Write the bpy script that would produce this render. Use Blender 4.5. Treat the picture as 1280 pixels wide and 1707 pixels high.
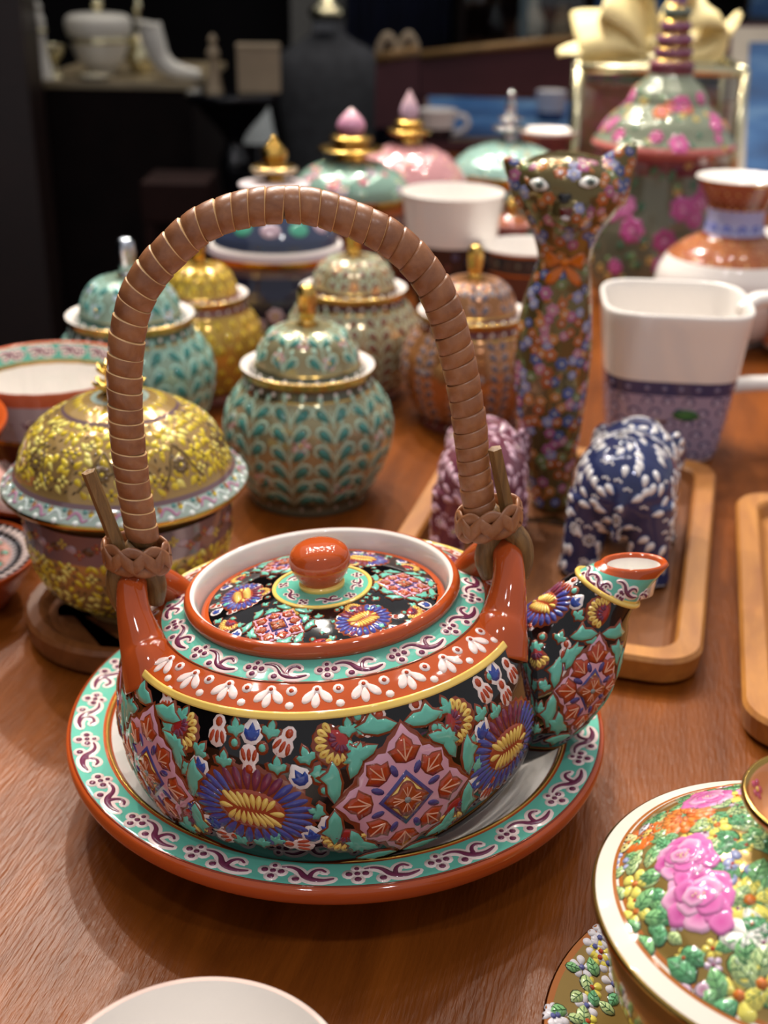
import bpy, bmesh, math, random
import numpy as np
from mathutils import Vector, Matrix
from mathutils.bvhtree import BVHTree

# ------------------------------------------------------------------ scene, camera, world, lights
for o in list(bpy.data.objects): bpy.data.objects.remove(o)
SC = bpy.context.scene
COL = SC.collection
PI = math.pi
R_ = math.radians
rnd = random.Random(7)

CAM_F, CAM_P, CAM_R, CAM_H = 2050.0, R_(24.5), R_(1.0), 0.297
_fw = np.array([0, math.cos(CAM_P), -math.sin(CAM_P)])
_r0 = np.array([1.0, 0, 0]); _u0 = np.array([0, math.sin(CAM_P), math.cos(CAM_P)])
_rt = math.cos(CAM_R)*_r0 + math.sin(CAM_R)*_u0
_up = -math.sin(CAM_R)*_r0 + math.cos(CAM_R)*_u0
cd = bpy.data.cameras.new('camera'); cam = bpy.data.objects.new('camera', cd); COL.objects.link(cam)
cam.matrix_world = Matrix(((_rt[0], _up[0], -_fw[0], 0), (_rt[1], _up[1], -_fw[1], 0), (_rt[2], _up[2], -_fw[2], CAM_H), (0, 0, 0, 1)))
cd.sensor_fit = 'HORIZONTAL'; cd.sensor_width = 36.0; cd.lens = CAM_F/1280*36
cd.clip_start = 0.01; cd.clip_end = 60
cd.dof.use_dof = True; cd.dof.focus_distance = 0.388; cd.dof.aperture_fstop = 14.5
SC.camera = cam

w = bpy.data.worlds.new('world'); SC.world = w; w.use_nodes = True
w.node_tree.nodes['Background'].inputs[0].default_value = (0.97, 0.96, 1.0, 1)
w.node_tree.nodes['Background'].inputs[1].default_value = 0.30

SC.view_settings.view_transform = 'Standard'; SC.view_settings.look = 'None'
SC.view_settings.gamma = 1.0; SC.view_settings.use_curve_mapping = False
SC.view_settings.exposure = 0.48

def spot(x, y, z, power, col, size=0.035, tx=None, ty=None, ang=75):
    d = bpy.data.lights.new('ceiling_or_fill_spot', 'SPOT'); d.energy = power; d.color = col
    d.shadow_soft_size = size; d.spot_size = R_(ang); d.spot_blend = 0.5
    o = bpy.data.objects.new('ceiling_or_fill_spot', d); COL.objects.link(o); o.location = (x, y, z)
    t = Vector((x if tx is None else tx, y if ty is None else ty, 0)) - Vector((x, y, z))
    o.rotation_euler = t.to_track_quat('-Z', 'Y').to_euler()
WARM = (1.0, 0.92, 0.81)
# the shop's ceiling spots: three rows over and behind the display table
for i, ly in enumerate((1.05, 1.45, 1.85, 2.3)):
    for k, lx in enumerate((-1.05, -.8, -.55, -.3, -.05, .3, .7)):
        spot(lx+.07*(i % 2), ly, 1.75, 4.5, WARM, 0.020, tx=lx*.2, ty=.65)
# the brighter ones that throw the shadows
for lx, ly, p in ((-.36, 2.05, 62), (-.72, 1.62, 42), (.16, 1.9, 40), (.42, 1.5, 16)):
    spot(lx, ly, 1.75, p, WARM, 0.026, tx=lx*.2, ty=.6)
spot(-.25, -.45, 1.75, 10, (1, .96, .98), .05, 0, .5)  # pair of unseen fill spots added behind the camera to lift front faces
spot(.45, -.4, 1.75, 10, (1, .96, .98), .05, .1, .6)
# fill spots added to brighten the counter and the bust at the back
spot(-.75, 2.2, 1.75, 14, WARM, .04, -.6, 2.45)
spot(.0, 2.6, 1.75, 14, WARM, .04, -.1, 3.2)
spot(.7, 2.7, 1.75, 16, WARM, .04, .5, 3.0)

# ------------------------------------------------------------------ helpers
def at(x, y, z=0.0):
    """point of the horizontal plane at height z seen at photo pixel x, y"""
    d = _fw + _rt*(x-640)/CAM_F + _up*(853.5-y)/CAM_F
    t = (z-CAM_H)/d[2]
    return np.array([0, 0, CAM_H]) + d*t
def atY(x, y, Y):
    d = _fw + _rt*(x-640)/CAM_F + _up*(853.5-y)/CAM_F
    return np.array([0, 0, CAM_H]) + d*(Y/d[1])
def pix(p):
    v = np.array(p, float)-np.array([0, 0, CAM_H]); w_ = v@_fw
    return 640+CAM_F*(v@_rt)/w_, 853.5-CAM_F*(v@_up)/w_, w_
def axis_z(b, y):
    lo, hi = -.3, 1.5
    for _ in range(40):
        m = (lo+hi)/2
        if pix((b[0], b[1], m))[1] > y: lo = m
        else: hi = m
    return lo, pix((b[0], b[1], lo))[2]

def lin(c):
    c = c/255.0
    return c/12.92 if c <= .04045 else ((c+.055)/1.055)**2.4
def hx(s, m=0.0):
    return (lin(int(s[0:2], 16)), lin(int(s[2:4], 16)), lin(int(s[4:6], 16)), m)

BLACK = hx('0d0b0c'); WHITE = hx('f2e6e2'); PINKW = hx('efd8d2'); ORANGE = hx('b64f22'); YEL = hx('efca68'); TURQ = hx('68b9a4')
BLUE = hx('2f4897'); PLUM = hx('6f2f4c'); VIOL = hx('4f4a93'); PINK = hx('d8a0b2'); RUST = hx('b0401d'); OUT = hx('83391f'); MAROON = hx('8c3038')
GOLD = hx('e2b862', 1.0); PORC = hx('f0eae4'); DKGOLD = hx('a9793f', .85); VEIN = hx('e0a080'); GREY = hx('8a8f8c')

MATS = {}
def mat(name, fn):
    if name in MATS: return MATS[name]
    m = bpy.data.materials.new(name); m.use_nodes = True
    fn(m.node_tree, m.node_tree.nodes['Principled BSDF']); MATS[name] = m
    return m
def glaze(nt, b):
    a = nt.nodes.new('ShaderNodeAttribute'); a.attribute_name = 'paint'
    n = nt.nodes.new('ShaderNodeTexNoise'); n.inputs['Scale'].default_value = 260; n.inputs['Detail'].default_value = 3
    mx = nt.nodes.new('ShaderNodeMix'); mx.data_type = 'RGBA'; mx.blend_type = 'MULTIPLY'; mx.inputs[0].default_value = .22
    nt.links.new(a.outputs['Color'], mx.inputs[6]); nt.links.new(n.outputs['Fac'], mx.inputs[7])
    g = nt.nodes.new('ShaderNodeMix'); g.data_type = 'RGBA'; g.blend_type = 'MIX'; g.inputs[0].default_value = .8
    nt.links.new(mx.outputs[2], g.inputs[6]); nt.links.new(a.outputs['Color'], g.inputs[7])
    nt.links.new(g.outputs[2], b.inputs['Base Color']); nt.links.new(a.outputs['Alpha'], b.inputs['Metallic'])
    mr = nt.nodes.new('ShaderNodeMapRange'); mr.inputs[3].default_value = .06; mr.inputs[4].default_value = .20
    nt.links.new(a.outputs['Alpha'], mr.inputs[0]); nt.links.new(mr.outputs[0], b.inputs['Roughness'])
    b.inputs['Coat Weight'].default_value = .15; b.inputs['Coat Roughness'].default_value = .04
GLAZE = mat('painted_glaze', glaze)
def matte_paint(nt, b):
    a = nt.nodes.new('ShaderNodeAttribute'); a.attribute_name = 'paint'
    n = nt.nodes.new('ShaderNodeTexNoise'); n.inputs['Scale'].default_value = 300
    bp = nt.nodes.new('ShaderNodeBump'); bp.inputs['Strength'].default_value = .1; bp.inputs['Distance'].default_value = .001
    nt.links.new(n.outputs['Fac'], bp.inputs['Height']); nt.links.new(bp.outputs[0], b.inputs['Normal'])
    nt.links.new(a.outputs['Color'], b.inputs['Base Color']); b.inputs['Roughness'].default_value = .6
MATTE = mat('matte_paint', matte_paint)

def simple(name, c, rough=.5, metal=0, noise=.15, scale=60, **kw):
    def f(nt, b):
        t = nt.nodes.new('ShaderNodeTexCoord'); n = nt.nodes.new('ShaderNodeTexNoise'); n.inputs['Scale'].default_value = scale; n.inputs['Detail'].default_value = 5
        nt.links.new(t.outputs['Object'], n.inputs['Vector'])
        r = nt.nodes.new('ShaderNodeValToRGB'); cc = np.array(c[:3])
        r.color_ramp.elements[0].position = .3; r.color_ramp.elements[1].position = .7
        r.color_ramp.elements[0].color = (*(cc*(1-noise)), 1); r.color_ramp.elements[1].color = (*np.minimum(cc*(1+noise), 1), 1)
        nt.links.new(n.outputs['Fac'], r.inputs[0]); nt.links.new(r.outputs[0], b.inputs['Base Color'])
        b.inputs['Roughness'].default_value = rough; b.inputs['Metallic'].default_value = metal
        for k, v in kw.items(): b.inputs[k].default_value = v
    return mat(name, f)

def wood(name, c1, c2, rough=.35, scale=9, stretch=(12, 1, 12), rot=0, bump=.12, coat=.2, spec=.5):
    def f(nt, b):
        t = nt.nodes.new('ShaderNodeTexCoord'); mp = nt.nodes.new('ShaderNodeMapping')
        mp.inputs['Scale'].default_value = stretch; mp.inputs['Rotation'].default_value = (0, 0, rot)
        nt.links.new(t.outputs['Object'], mp.inputs['Vector'])
        n = nt.nodes.new('ShaderNodeTexNoise'); n.inputs['Scale'].default_value = scale; n.inputs['Detail'].default_value = 8; n.inputs['Roughness'].default_value = .65; n.inputs['Distortion'].default_value = .6
        nt.links.new(mp.outputs[0], n.inputs['Vector'])
        n2 = nt.nodes.new('ShaderNodeTexNoise'); n2.inputs['Scale'].default_value = 5; n2.inputs['Detail'].default_value = 3
        nt.links.new(t.outputs['Object'], n2.inputs['Vector'])
        ma = nt.nodes.new('ShaderNodeMath'); ma.operation = 'MULTIPLY_ADD'; ma.inputs[1].default_value = .45
        nt.links.new(n2.outputs['Fac'], ma.inputs[0]); 
        m2 = nt.nodes.new('ShaderNodeMath'); m2.operation = 'MULTIPLY'; m2.inputs[1].default_value = .6
        nt.links.new(n.outputs['Fac'], m2.inputs[0]); nt.links.new(m2.outputs[0], ma.inputs[2])
        r = nt.nodes.new('ShaderNodeValToRGB'); r.color_ramp.elements[0].position = .36; r.color_ramp.elements[1].position = .68
        r.color_ramp.elements[0].color = c1; r.color_ramp.elements[1].color = c2
        nt.links.new(ma.outputs[0], r.inputs[0]); nt.links.new(r.outputs[0], b.inputs['Base Color'])
        # fine open pores
        mp2 = nt.nodes.new('ShaderNodeMapping'); mp2.inputs['Scale'].default_value = tuple(v*9 for v in stretch); mp2.inputs['Rotation'].default_value = (0, 0, rot)
        nt.links.new(t.outputs['Object'], mp2.inputs['Vector'])
        n3 = nt.nodes.new('ShaderNodeTexNoise'); n3.inputs['Scale'].default_value = 9; n3.inputs['Detail'].default_value = 4
        nt.links.new(mp2.outputs[0], n3.inputs['Vector'])
        bp = nt.nodes.new('ShaderNodeBump'); bp.inputs['Strength'].default_value = bump; bp.inputs['Distance'].default_value = .0012
        nt.links.new(n3.outputs['Fac'], bp.inputs['Height']); nt.links.new(bp.outputs[0], b.inputs['Normal'])
        b.inputs['Roughness'].default_value = rough; b.inputs['Specular IOR Level'].default_value = spec; b.inputs['Coat Weight'].default_value = coat; b.inputs['Coat Roughness'].default_value = .25
    return mat(name, f)

# --- object bookkeeping
def tag(o, label=None, cat=None, group=None, kind=None):
    if label: o['label'] = label
    if cat: o['category'] = cat
    if group: o['group'] = group
    if kind: o['kind'] = kind
    return o
def thing(name, label, cat, loc=(0, 0, 0), rotz=0, group=None, kind=None):
    o = bpy.data.objects.new(name, None); COL.objects.link(o); o.empty_display_size = .02
    o.location = loc; o.rotation_euler = (0, 0, rotz)
    return tag(o, label, cat, group, kind)
def link(name, me, parent=None, label=None):
    o = bpy.data.objects.new(name, me); COL.objects.link(o)
    if parent: o.parent = parent
    if label: o['label'] = label
    return o
def mesh(name, verts, faces, m=None, cols=None, fcols=None, smooth=True, parent=None, label=None):
    me = bpy.data.meshes.new(name); me.from_pydata([tuple(map(float, v)) for v in verts], [], faces)
    if cols is not None:
        a = me.attributes.new('paint', 'FLOAT_COLOR', 'POINT'); a.data.foreach_set('color', np.array(cols, np.float32).ravel())
    if fcols is not None:
        a = me.attributes.new('paint', 'FLOAT_COLOR', 'FACE'); a.data.foreach_set('color', np.array(fcols, np.float32).ravel())
    me.materials.append(m or GLAZE)
    if smooth: me.polygons.foreach_set('use_smooth', [True]*len(me.polygons))
    me.update()
    return link(name, me, parent, label)
def recalc(o):
    bm = bmesh.new(); bm.from_mesh(o.data); bmesh.ops.recalc_face_normals(bm, faces=bm.faces); bm.to_mesh(o.data); bm.free(); return o
def dup(root):
    r = root.copy(); COL.objects.link(r)
    for ch in list(root.children):
        c = ch.copy(); COL.objects.link(c); c.parent = r
        for g in list(ch.children):
            d = g.copy(); COL.objects.link(d); d.parent = c
    return r

# --- surfaces of revolution; phi runs from the front (-Y) towards +X
def spline(pts, sub=6):
    """pts: (r, z, colour of the stretch that starts here[, 'c' for a sharp corner])"""
    rz = np.array([(p[0], p[1]) for p in pts], float); n = len(pts)
    corner = [len(p) > 3 or i in (0, n-1) for i, p in enumerate(pts)]
    R, Z, C = [], [], []
    for i in range(n-1):
        p1, p2 = rz[i], rz[i+1]
        L = np.linalg.norm(p2-p1)
        m1 = (p2-p1) if corner[i] else (p2-rz[i-1])*L/(L+np.linalg.norm(p1-rz[i-1])+1e-9)
        m2 = (p2-p1) if corner[i+1] else (rz[i+2]-p1)*L/(L+np.linalg.norm(rz[i+2]-p2)+1e-9)
        for k in range(sub):
            t = k/sub
            q = (2*t**3-3*t**2+1)*p1+(t**3-2*t**2+t)*m1+(-2*t**3+3*t**2)*p2+(t**3-t**2)*m2
            R.append(max(q[0], 0)); Z.append(q[1]); C.append(pts[i][2])
    R.append(rz[-1, 0]); Z.append(rz[-1, 1])
    return np.array(R), np.array(Z), C
class Lathe:
    def __init__(s, pts, sub=6):
        s.r, s.z, s.c = spline(pts, sub)
        s.s = np.concatenate([[0], np.cumsum(np.hypot(np.diff(s.r), np.diff(s.z)))])
        s.L = s.s[-1]; s.sub = sub
        s.knots = s.s[::sub]
        dr = np.gradient(s.r, s.s+np.arange(len(s.s))*1e-9); dz = np.gradient(s.z, s.s+np.arange(len(s.s))*1e-9)
        l = np.hypot(dr, dz)+1e-12; s.nr, s.nz = dz/l, -dr/l       # outward when the profile runs bottom to top
    def mesh(s, name, parent=None, m=None, n=96, label=None):
        V, F, FC = [], [], []
        ph = np.arange(n)*2*PI/n
        for r, z in zip(s.r, s.z):
            V += [(r*math.sin(p), -r*math.cos(p), z) for p in ph]
        k = len(s.r)
        for i in range(k-1):
            for j in range(n):
                a, b = i*n+j, i*n+(j+1) % n
                F.append((a, b, b+n, a+n)); FC.append(s.c[i])
        o = mesh(name, V, F, m, fcols=FC, parent=parent, label=label)
        bm = bmesh.new(); bm.from_mesh(o.data)
        bmesh.ops.remove_doubles(bm, verts=[v for v in bm.verts if v.co.x**2+v.co.y**2 < 1e-9], dist=1e-4)
        # shade hard creases sharply
        for e in bm.edges:
            if len(e.link_faces) == 2 and e.link_faces[0].normal.dot(e.link_faces[1].normal) < .6: e.smooth = False
        bm.to_mesh(o.data); bm.free()
        return o
    def P(s, phi, t, off=0.0):
        r = np.interp(t, s.s, s.r); z = np.interp(t, s.s, s.z); nr = np.interp(t, s.s, s.nr); nz = np.interp(t, s.s, s.nz)
        l = np.hypot(nr, nz)+1e-9; r = r+off*nr/l; z = z+off*nz/l
        return np.stack([r*np.sin(phi), -r*np.cos(phi), z], -1)
    def map(s, u, v, x, y, off):
        r = max(float(np.interp(v, s.s, s.r)), 1e-3)
        return s.P(u+x/r, np.clip(v+y, 0, s.L), off)
    def at_z(s, z, lo=0, hi=1e9):
        k = [i for i in range(len(s.z)) if lo <= s.s[i] <= hi]
        return s.s[min(k, key=lambda i: abs(s.z[i]-z))]
class Dome(Lathe):
    """maps motifs as on a disc seen from above: v is the profile position, local y points to the centre"""
    def map(s, u, v, x, y, off):
        order = np.argsort(s.r); 
        rho = float(np.interp(v, s.s, s.r)); d = np.array([math.sin(u), -math.cos(u)]); e = np.array([math.cos(u), math.sin(u)])
        sl = abs(float(np.interp(v, s.s, s.nz)))
        q = rho*d + np.outer(x, e) - np.outer(y, d)*max(sl, .35)
        rr = np.hypot(q[:, 0], q[:, 1]); ph = np.arctan2(q[:, 0], -q[:, 1])
        lo = s.domelo if hasattr(s, 'domelo') else 0
        k = s.s >= lo
        rk, sk = s.r[k], s.s[k]
        idx = np.argsort(rk); t = np.interp(rr, rk[idx], sk[idx])
        return s.P(ph, t, off)
class MeshSurf:
    """wraps motifs onto any mesh: (centre, normal, up) frame, then nearest point of the mesh"""
    def __init__(s, o):
        me = o.data; s.t = BVHTree.FromPolygons([v.co.copy() for v in me.vertices], [tuple(p.vertices) for p in me.polygons])
    def frame(s, p, nrm, up=Vector((0, 0, 1)), rot=0):
        y = (up-nrm*up.dot(nrm)); 
        if y.length < .05: y = Vector((0, 1, 0))-nrm*nrm.y
        y.normalize(); x = y.cross(nrm)
        return p, nrm, x, y
    def map(s, u, v, x, y, off):
        p, nrm, ex, ey = u
        out = []
        for a, b, c in zip(x, y, np.broadcast_to(off, x.shape)):
            q = p+ex*float(a)+ey*float(b)
            l, nn, i, d = s.t.find_nearest(q)
            if nn.dot(nrm) < 0: nn = -nn
            l = l+nn*float(c); out.append((l.x, l.y, l.z))
        return np.array(out)
class Flat:
    def __init__(s, z=0): s.z = z
    def map(s, u, v, x, y, off): return np.stack([u+x, v+y, np.zeros_like(x)+s.z+off], -1)

# --- raised enamel: every stroke and petal is a small domed polygon laid on a surface
class Enamel:
    def __init__(s, surf): s.surf = surf; s.V, s.C, s.F = [], [], []; s.sc = 1.0; s.lift = .00012; s.bulge = .33
    def poly(s, u, v, pts, col, col2=None, lay=1, dome=.22, rings=2, rot=0, scale=1.0, ctr=None, flip=1):
        p = np.array(pts, float)*np.array([flip, 1])
        if rot: c_, s_ = math.cos(rot), math.sin(rot); p = p@np.array([[c_, s_], [-s_, c_]])
        p = p*scale*.001*s.sc
        c = p.mean(0) if ctr is None else np.array(ctr)*.001
        b = len(s.V); n = len(p); lv = lay*s.lift*s.sc**.5
        col2 = col if col2 is None else col2
        R = [(1, -.00005), (.97, lv)] + [(1-k/rings, 0) for k in range(1, rings)]
        for i, (t, h) in enumerate(R):
            q = c+(p-c)*t
            hh = h if i < 2 else lv+dome*.001*s.sc*(1-t*t)*s.bulge
            pos = s.surf.map(u, v, q[:, 0], q[:, 1], hh); cc = [a+(b_-a)*(1-t) for a, b_ in zip(col, col2)]
            s.V += [tuple(r) for r in pos]; s.C += [cc]*n
        pos = s.surf.map(u, v, np.array([c[0]]), np.array([c[1]]), lv+dome*.001*s.sc*s.bulge); s.V.append(tuple(pos[0])); s.C.append(list(col2))
        m = len(R)
        for i in range(m-1):
            for j in range(n):
                a0, a1 = b+i*n+j, b+i*n+(j+1) % n
                s.F.append((a0, a1, a1+n, a0+n))
        last = b+(m-1)*n
        for j in range(n): s.F.append((last+j, last+(j+1) % n, b+m*n))
    def stroke(s, u, v, pts, wid, col, lay=1, rot=0, scale=1.0, flip=1, dome=.2, sub=4):
        p = np.array(pts, float)*np.array([flip, 1]); wd = np.array(wid if hasattr(wid, '__len__') else [wid]*len(p), float)
        n = len(p); T = np.linspace(0, n-1, (n-1)*sub+1); q = np.zeros((len(T), 2))
        for k, t in enumerate(T):
            i = min(int(t), n-2); f = t-i
            p0, p1, p2, p3 = p[max(i-1, 0)], p[i], p[i+1], p[min(i+2, n-1)]
            q[k] = .5*((2*p1)+(p2-p0)*f+(2*p0-5*p1+4*p2-p3)*f*f+(3*p1-p0-3*p2+p3)*f**3)
        ww = np.interp(T, np.arange(n), wd)
        if rot: c_, s_ = math.cos(rot), math.sin(rot); q = q@np.array([[c_, s_], [-s_, c_]])
        q *= scale*.001*s.sc; ww = ww*scale*.001*s.sc/2
        d = np.gradient(q, axis=0); l = np.hypot(d[:, 0], d[:, 1])+1e-9; nn = np.stack([-d[:, 1], d[:, 0]], 1)/l[:, None]
        # round the ends
        q = np.concatenate([[q[0]-d[0]/l[0]*ww[0]*.8], q, [q[-1]+d[-1]/l[-1]*ww[-1]*.8]]); nn = np.concatenate([[nn[0]], nn, [nn[-1]]]); ww = np.concatenate([[ww[0]*.35], ww, [ww[-1]*.35]])
        b = len(s.V); m = len(q); lv = lay*s.lift*s.sc**.5
        for k, h in ((-1, -.00005), (-.85, lv), (0, lv+dome*.0005*s.sc), (.85, lv), (1, -.00005)):
            e = q+nn*ww[:, None]*k
            s.V += [tuple(r) for r in s.surf.map(u, v, e[:, 0], e[:, 1], h)]; s.C += [list(col)]*m
        for r in range(4):
            for j in range(m-1):
                a = b+r*m+j; s.F.append((a+1, a, a+m, a+m+1))
    def dot(s, u, v, x, y, r, col, lay=1, n=8, rot=0, scale=1, flip=1, dome=.3):
        s.poly(u, v, [(x+r*math.cos(2*PI*k/n), y+r*math.sin(2*PI*k/n)) for k in range(n)], col, lay=lay, rings=1, rot=rot, scale=scale, flip=flip, dome=dome)
    def build(s, name, parent, label=None, kind=None):
        if not s.F: return None
        o = mesh(name, s.V, s.F, GLAZE, cols=s.C, parent=parent, label=label)
        if kind is None and name not in SINGLE: kind = 'stuff'
        if kind: o['kind'] = kind
        return o
SINGLE = {'chrysanthemum', 'diamond_medallion', 'daisy', 'bud', 'tulip_bud', 'leaf', 'leaf_dot', 'eyes', 'nose', 'mouth', 'bow', 'burnt_mark'}
def ring(surf, name, parent, s0, s1, col, n=160, off=.00025, k=5, label=None):
    """a raised painted band between two profile positions"""
    V, F, C = [], [], []
    ts = np.linspace(s0, s1, k); hs = [-.00005]+[off]*(k-2)+[-.00005]; ts = np.concatenate([[s0], np.linspace(s0+abs(s1-s0)*.02, s1-abs(s1-s0)*.02, k-2), [s1]])
    ph = np.arange(n)*2*PI/n
    for t, h in zip(ts, hs): V += [tuple(r) for r in surf.P(ph, np.full(n, t), h)]
    for i in range(k-1):
        for j in range(n): a, b = i*n+j, i*n+(j+1) % n; F.append((a, b, b+n, a+n))
    return mesh(name, V, F, GLAZE, cols=[col]*len(V), parent=parent, label=label)

def tear(x, y, ang, L, W, n=9, bulge=.62):
    """teardrop from base (x, y) along ang; widest at bulge"""
    pts = []
    ts = [0, .15, .35, .55, .75, .9, .98]
    hw = [.08, .42, .78, 1.0, .95, .62, .25]
    up = [(t, h*W/2) for t, h in zip(ts, hw)]; dn = [(t, -h*W/2) for t, h in zip(ts[::-1], hw[::-1])]
    c, s_ = math.cos(ang), math.sin(ang)
    for t, h in up+dn: pts.append((x+t*L*c-h*s_, y+t*L*s_+h*c))
    return pts[::-1]
def ell(x, y, a, b, n=14, ang=0):
    c, s_ = math.cos(ang), math.sin(ang)
    return [(x+a*math.cos(t)*c-b*math.sin(t)*s_, y+a*math.cos(t)*s_+b*math.sin(t)*c) for t in np.arange(n)*2*PI/n]
TRI = [(0, -3.1), (.9, -1.9), (2.4, -1.5), (2.9, .2), (2.0, .7), (1.2, .2), (1.0, 1.6), (0, 3.0), (-1.0, 1.6), (-1.2, .2), (-2.0, .7), (-2.9, .2), (-2.4, -1.5), (-.9, -1.9)]

# --- motifs (millimetres)
def m_rb(E, u, v, rot, sc=1, fl=1):          # white bud with rust petals
    o = [(0, -4.6), (1.8, -3.9), (3.0, -2.0), (3.0, .2), (1.9, 1.6), (2.3, 3.2), (1.4, 4.8), (0, 5.4), (-1.4, 4.8), (-2.3, 3.2), (-1.9, 1.6), (-3.0, .2), (-3.0, -2.0), (-1.8, -3.9)]
    E.poly(u, v, o, PINKW, rot=rot, scale=sc, flip=fl, dome=.15)
    E.poly(u, v, ell(0, 3.1, 1.2, 1.5, 8), RUST, lay=2.4, rings=1, rot=rot, scale=sc, dome=.3)
    for x, a in ((-1.75, .25), (0, 0), (1.75, -.25)):
        E.poly(u, v, ell(x, -1.2, .68, 2.0, 8, a*-1), RUST, lay=2.4, rings=1, rot=rot, scale=sc, dome=.3)
def m_bl(E, u, v, rot, sc=1, fl=1):          # white bud with a blue tulip
    o = [(0, -3.9), (2.0, -3.3), (3.4, -1.2), (3.2, 1.2), (1.8, 2.6), (.9, 3.9), (0, 4.5), (-.9, 3.9), (-1.8, 2.6), (-3.2, 1.2), (-3.4, -1.2), (-2.0, -3.3)]
    E.poly(u, v, o, WHITE, rot=rot, scale=sc, dome=.15)
    t = [(0, -2.7), (1.5, -2.2), (2.4, -.6), (2.3, 1.0), (1.3, .3), (.7, 1.6), (0, 2.8), (-.7, 1.6), (-1.3, .3), (-2.3, 1.0), (-2.4, -.6), (-1.5, -2.2)]
    E.poly(u, v, t, BLUE, lay=2.4, rot=rot, scale=sc, dome=.35)
def m_tl(E, u, v, rot, sc=1, fl=1):          # turquoise leaf outlined in brown
    E.poly(u, v, [(a*1.33, b*1.28) for a, b in TRI], OUT, rot=rot, scale=sc, dome=.1)
    E.poly(u, v, [(a*.95, b*.95) for a, b in TRI], TURQ, lay=2.2, rot=rot, scale=sc, dome=.35)
def m_td(E, u, v, rot, sc=1, fl=1):
    E.poly(u, v, ell(0, 0, 2.3, 2.5, 10), OUT, rings=1, rot=rot, scale=sc, dome=.1)
    E.poly(u, v, ell(0, 0, 1.25, 1.4, 8), TURQ, lay=2.2, rings=1, rot=rot, scale=sc, dome=.35)
def m_fan(E, u, v, rot, sc=1, fl=1):         # half daisy, yellow petals towards -y
    o = [(7*math.cos(a)*(1+.06*(k % 2)), 2.6+7.4*math.sin(a)*(1+.06*(k % 2))) for k, a in enumerate(np.linspace(PI*1.0, PI*2.0, 17))]+[(5, 4.6), (2.4, 5.6), (0, 5.9), (-2.4, 5.6), (-5, 4.6)]
    E.poly(u, v, o, OUT, rot=rot, scale=sc, dome=.1, ctr=None)
    for a in np.linspace(PI*1.0, PI*2.0, 9):
        E.poly(u, v, tear(3.2*math.cos(a), 2.8+3.1*math.sin(a), a, 3.6, 2.1), YEL, lay=2.4, rings=1, rot=rot, scale=sc, dome=.4)
        E.poly(u, v, tear(4.6*math.cos(a), 2.8+4.5*math.sin(a), a, 1.3, .55), hx('c98a35'), lay=4, rings=1, rot=rot, scale=sc, dome=.02)
    E.poly(u, v, ell(0, 2.9, 3.9, 2.6, 14), hx('a32c2a'), lay=2.2, rot=rot, scale=sc, dome=.2)
    for a in np.linspace(PI*1.1, PI*2.0, 6):
        E.poly(u, v, tear(1.2*math.cos(a), 3.2+.5*math.sin(a), a, 2.4, 1.1), PLUM, lay=4, rings=1, rot=rot, scale=sc, dome=.2)
def m_chrys(E, u, v, rot, sc=1, a=19.5, b=14.5, np_=30):
    o = [(a*1.03*math.cos(t)*(1+.035*math.cos(t*np_)), b*1.03*math.sin(t)*(1+.035*math.cos(t*np_))) for t in np.arange(np_*2)*PI/np_]
    E.poly(u, v, o, OUT, rot=rot, scale=sc, dome=.15, rings=6)
    for k in range(np_):
        t = 2*PI*k/np_; c, s_ = math.cos(t), math.sin(t)
        x0, y0 = a*.5*c, b*.42*s_; x1, y1 = a*.99*c, b*.97*s_
        L = math.hypot(x1-x0, y1-y0); W = 2*PI*math.hypot(a*.8*s_, b*.8*c)/np_*.84
        top = s_ > .55 and abs(c) < .55
        E.poly(u, v, tear(x0, y0, math.atan2(y1-y0, x1-x0), L, W), PLUM if top else VIOL, hx('8c3a50') if top else hx('3f4ea0'), lay=2.4, rings=1, rot=rot, scale=sc, dome=.16)
    E.poly(u, v, ell(0, 0, a*.56, b*.48, 22), hx('a2452a'), lay=3.4, rot=rot, scale=sc, dome=.1, rings=4)
    for k in range(8):                        # two feathered rows of yellow petals
        x = -a*.36+k*a*.72/7
        for sg in (1, -1):
            bx, by = x*.62+sg*.4, sg*.5
            tx, ty = x*1.22-sg*1.0, sg*b*.40*(1-.35*(x/(a*.5))**2)
            E.poly(u, v, tear(bx, by, math.atan2(ty-by, tx-bx), math.hypot(tx-bx, ty-by), a*.092), YEL, lay=4.6, rings=1, rot=rot, scale=sc, dome=.5)
    for sg in (1, -1):
        E.poly(u, v, tear(sg*a*.30, 0, 0 if sg > 0 else PI, a*.24, a*.10), YEL, lay=4.6, rings=1, rot=rot, scale=sc, dome=.5)
def leafv(E, u, v, x, y, ang, L, rot, sc, lay=3):
    P_ = [(0, -.5), (.35, -.42), (.5, -.15), (.62, .02), (.34, .12), (.3, .3), (0, .58), (-.3, .3), (-.34, .12), (-.62, .02), (-.5, -.15), (-.35, -.42)]
    c, s_ = math.cos(ang-PI/2), math.sin(ang-PI/2)
    T_ = lambda a, b: (x+L*(a*c-b*s_), y+L*(a*s_+b*c))
    E.poly(u, v, [T_(a*1.16, b*1.13) for a, b in P_], OUT, lay=lay-1, rot=rot, scale=sc, dome=.1)
    E.poly(u, v, [T_(a, b) for a, b in P_], RUST, lay=lay, rot=rot, scale=sc, dome=.25)
    for e in ((0, .42), (.3, .05), (-.3, .05)):
        E.stroke(u, v, [T_(0, -.42), T_(e[0]*.5, -.42+(e[1]+.42)*.55), T_(*e)], .5*L/8, VEIN, lay=lay+2.6, rot=rot, scale=sc, sub=2, dome=.1)
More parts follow.
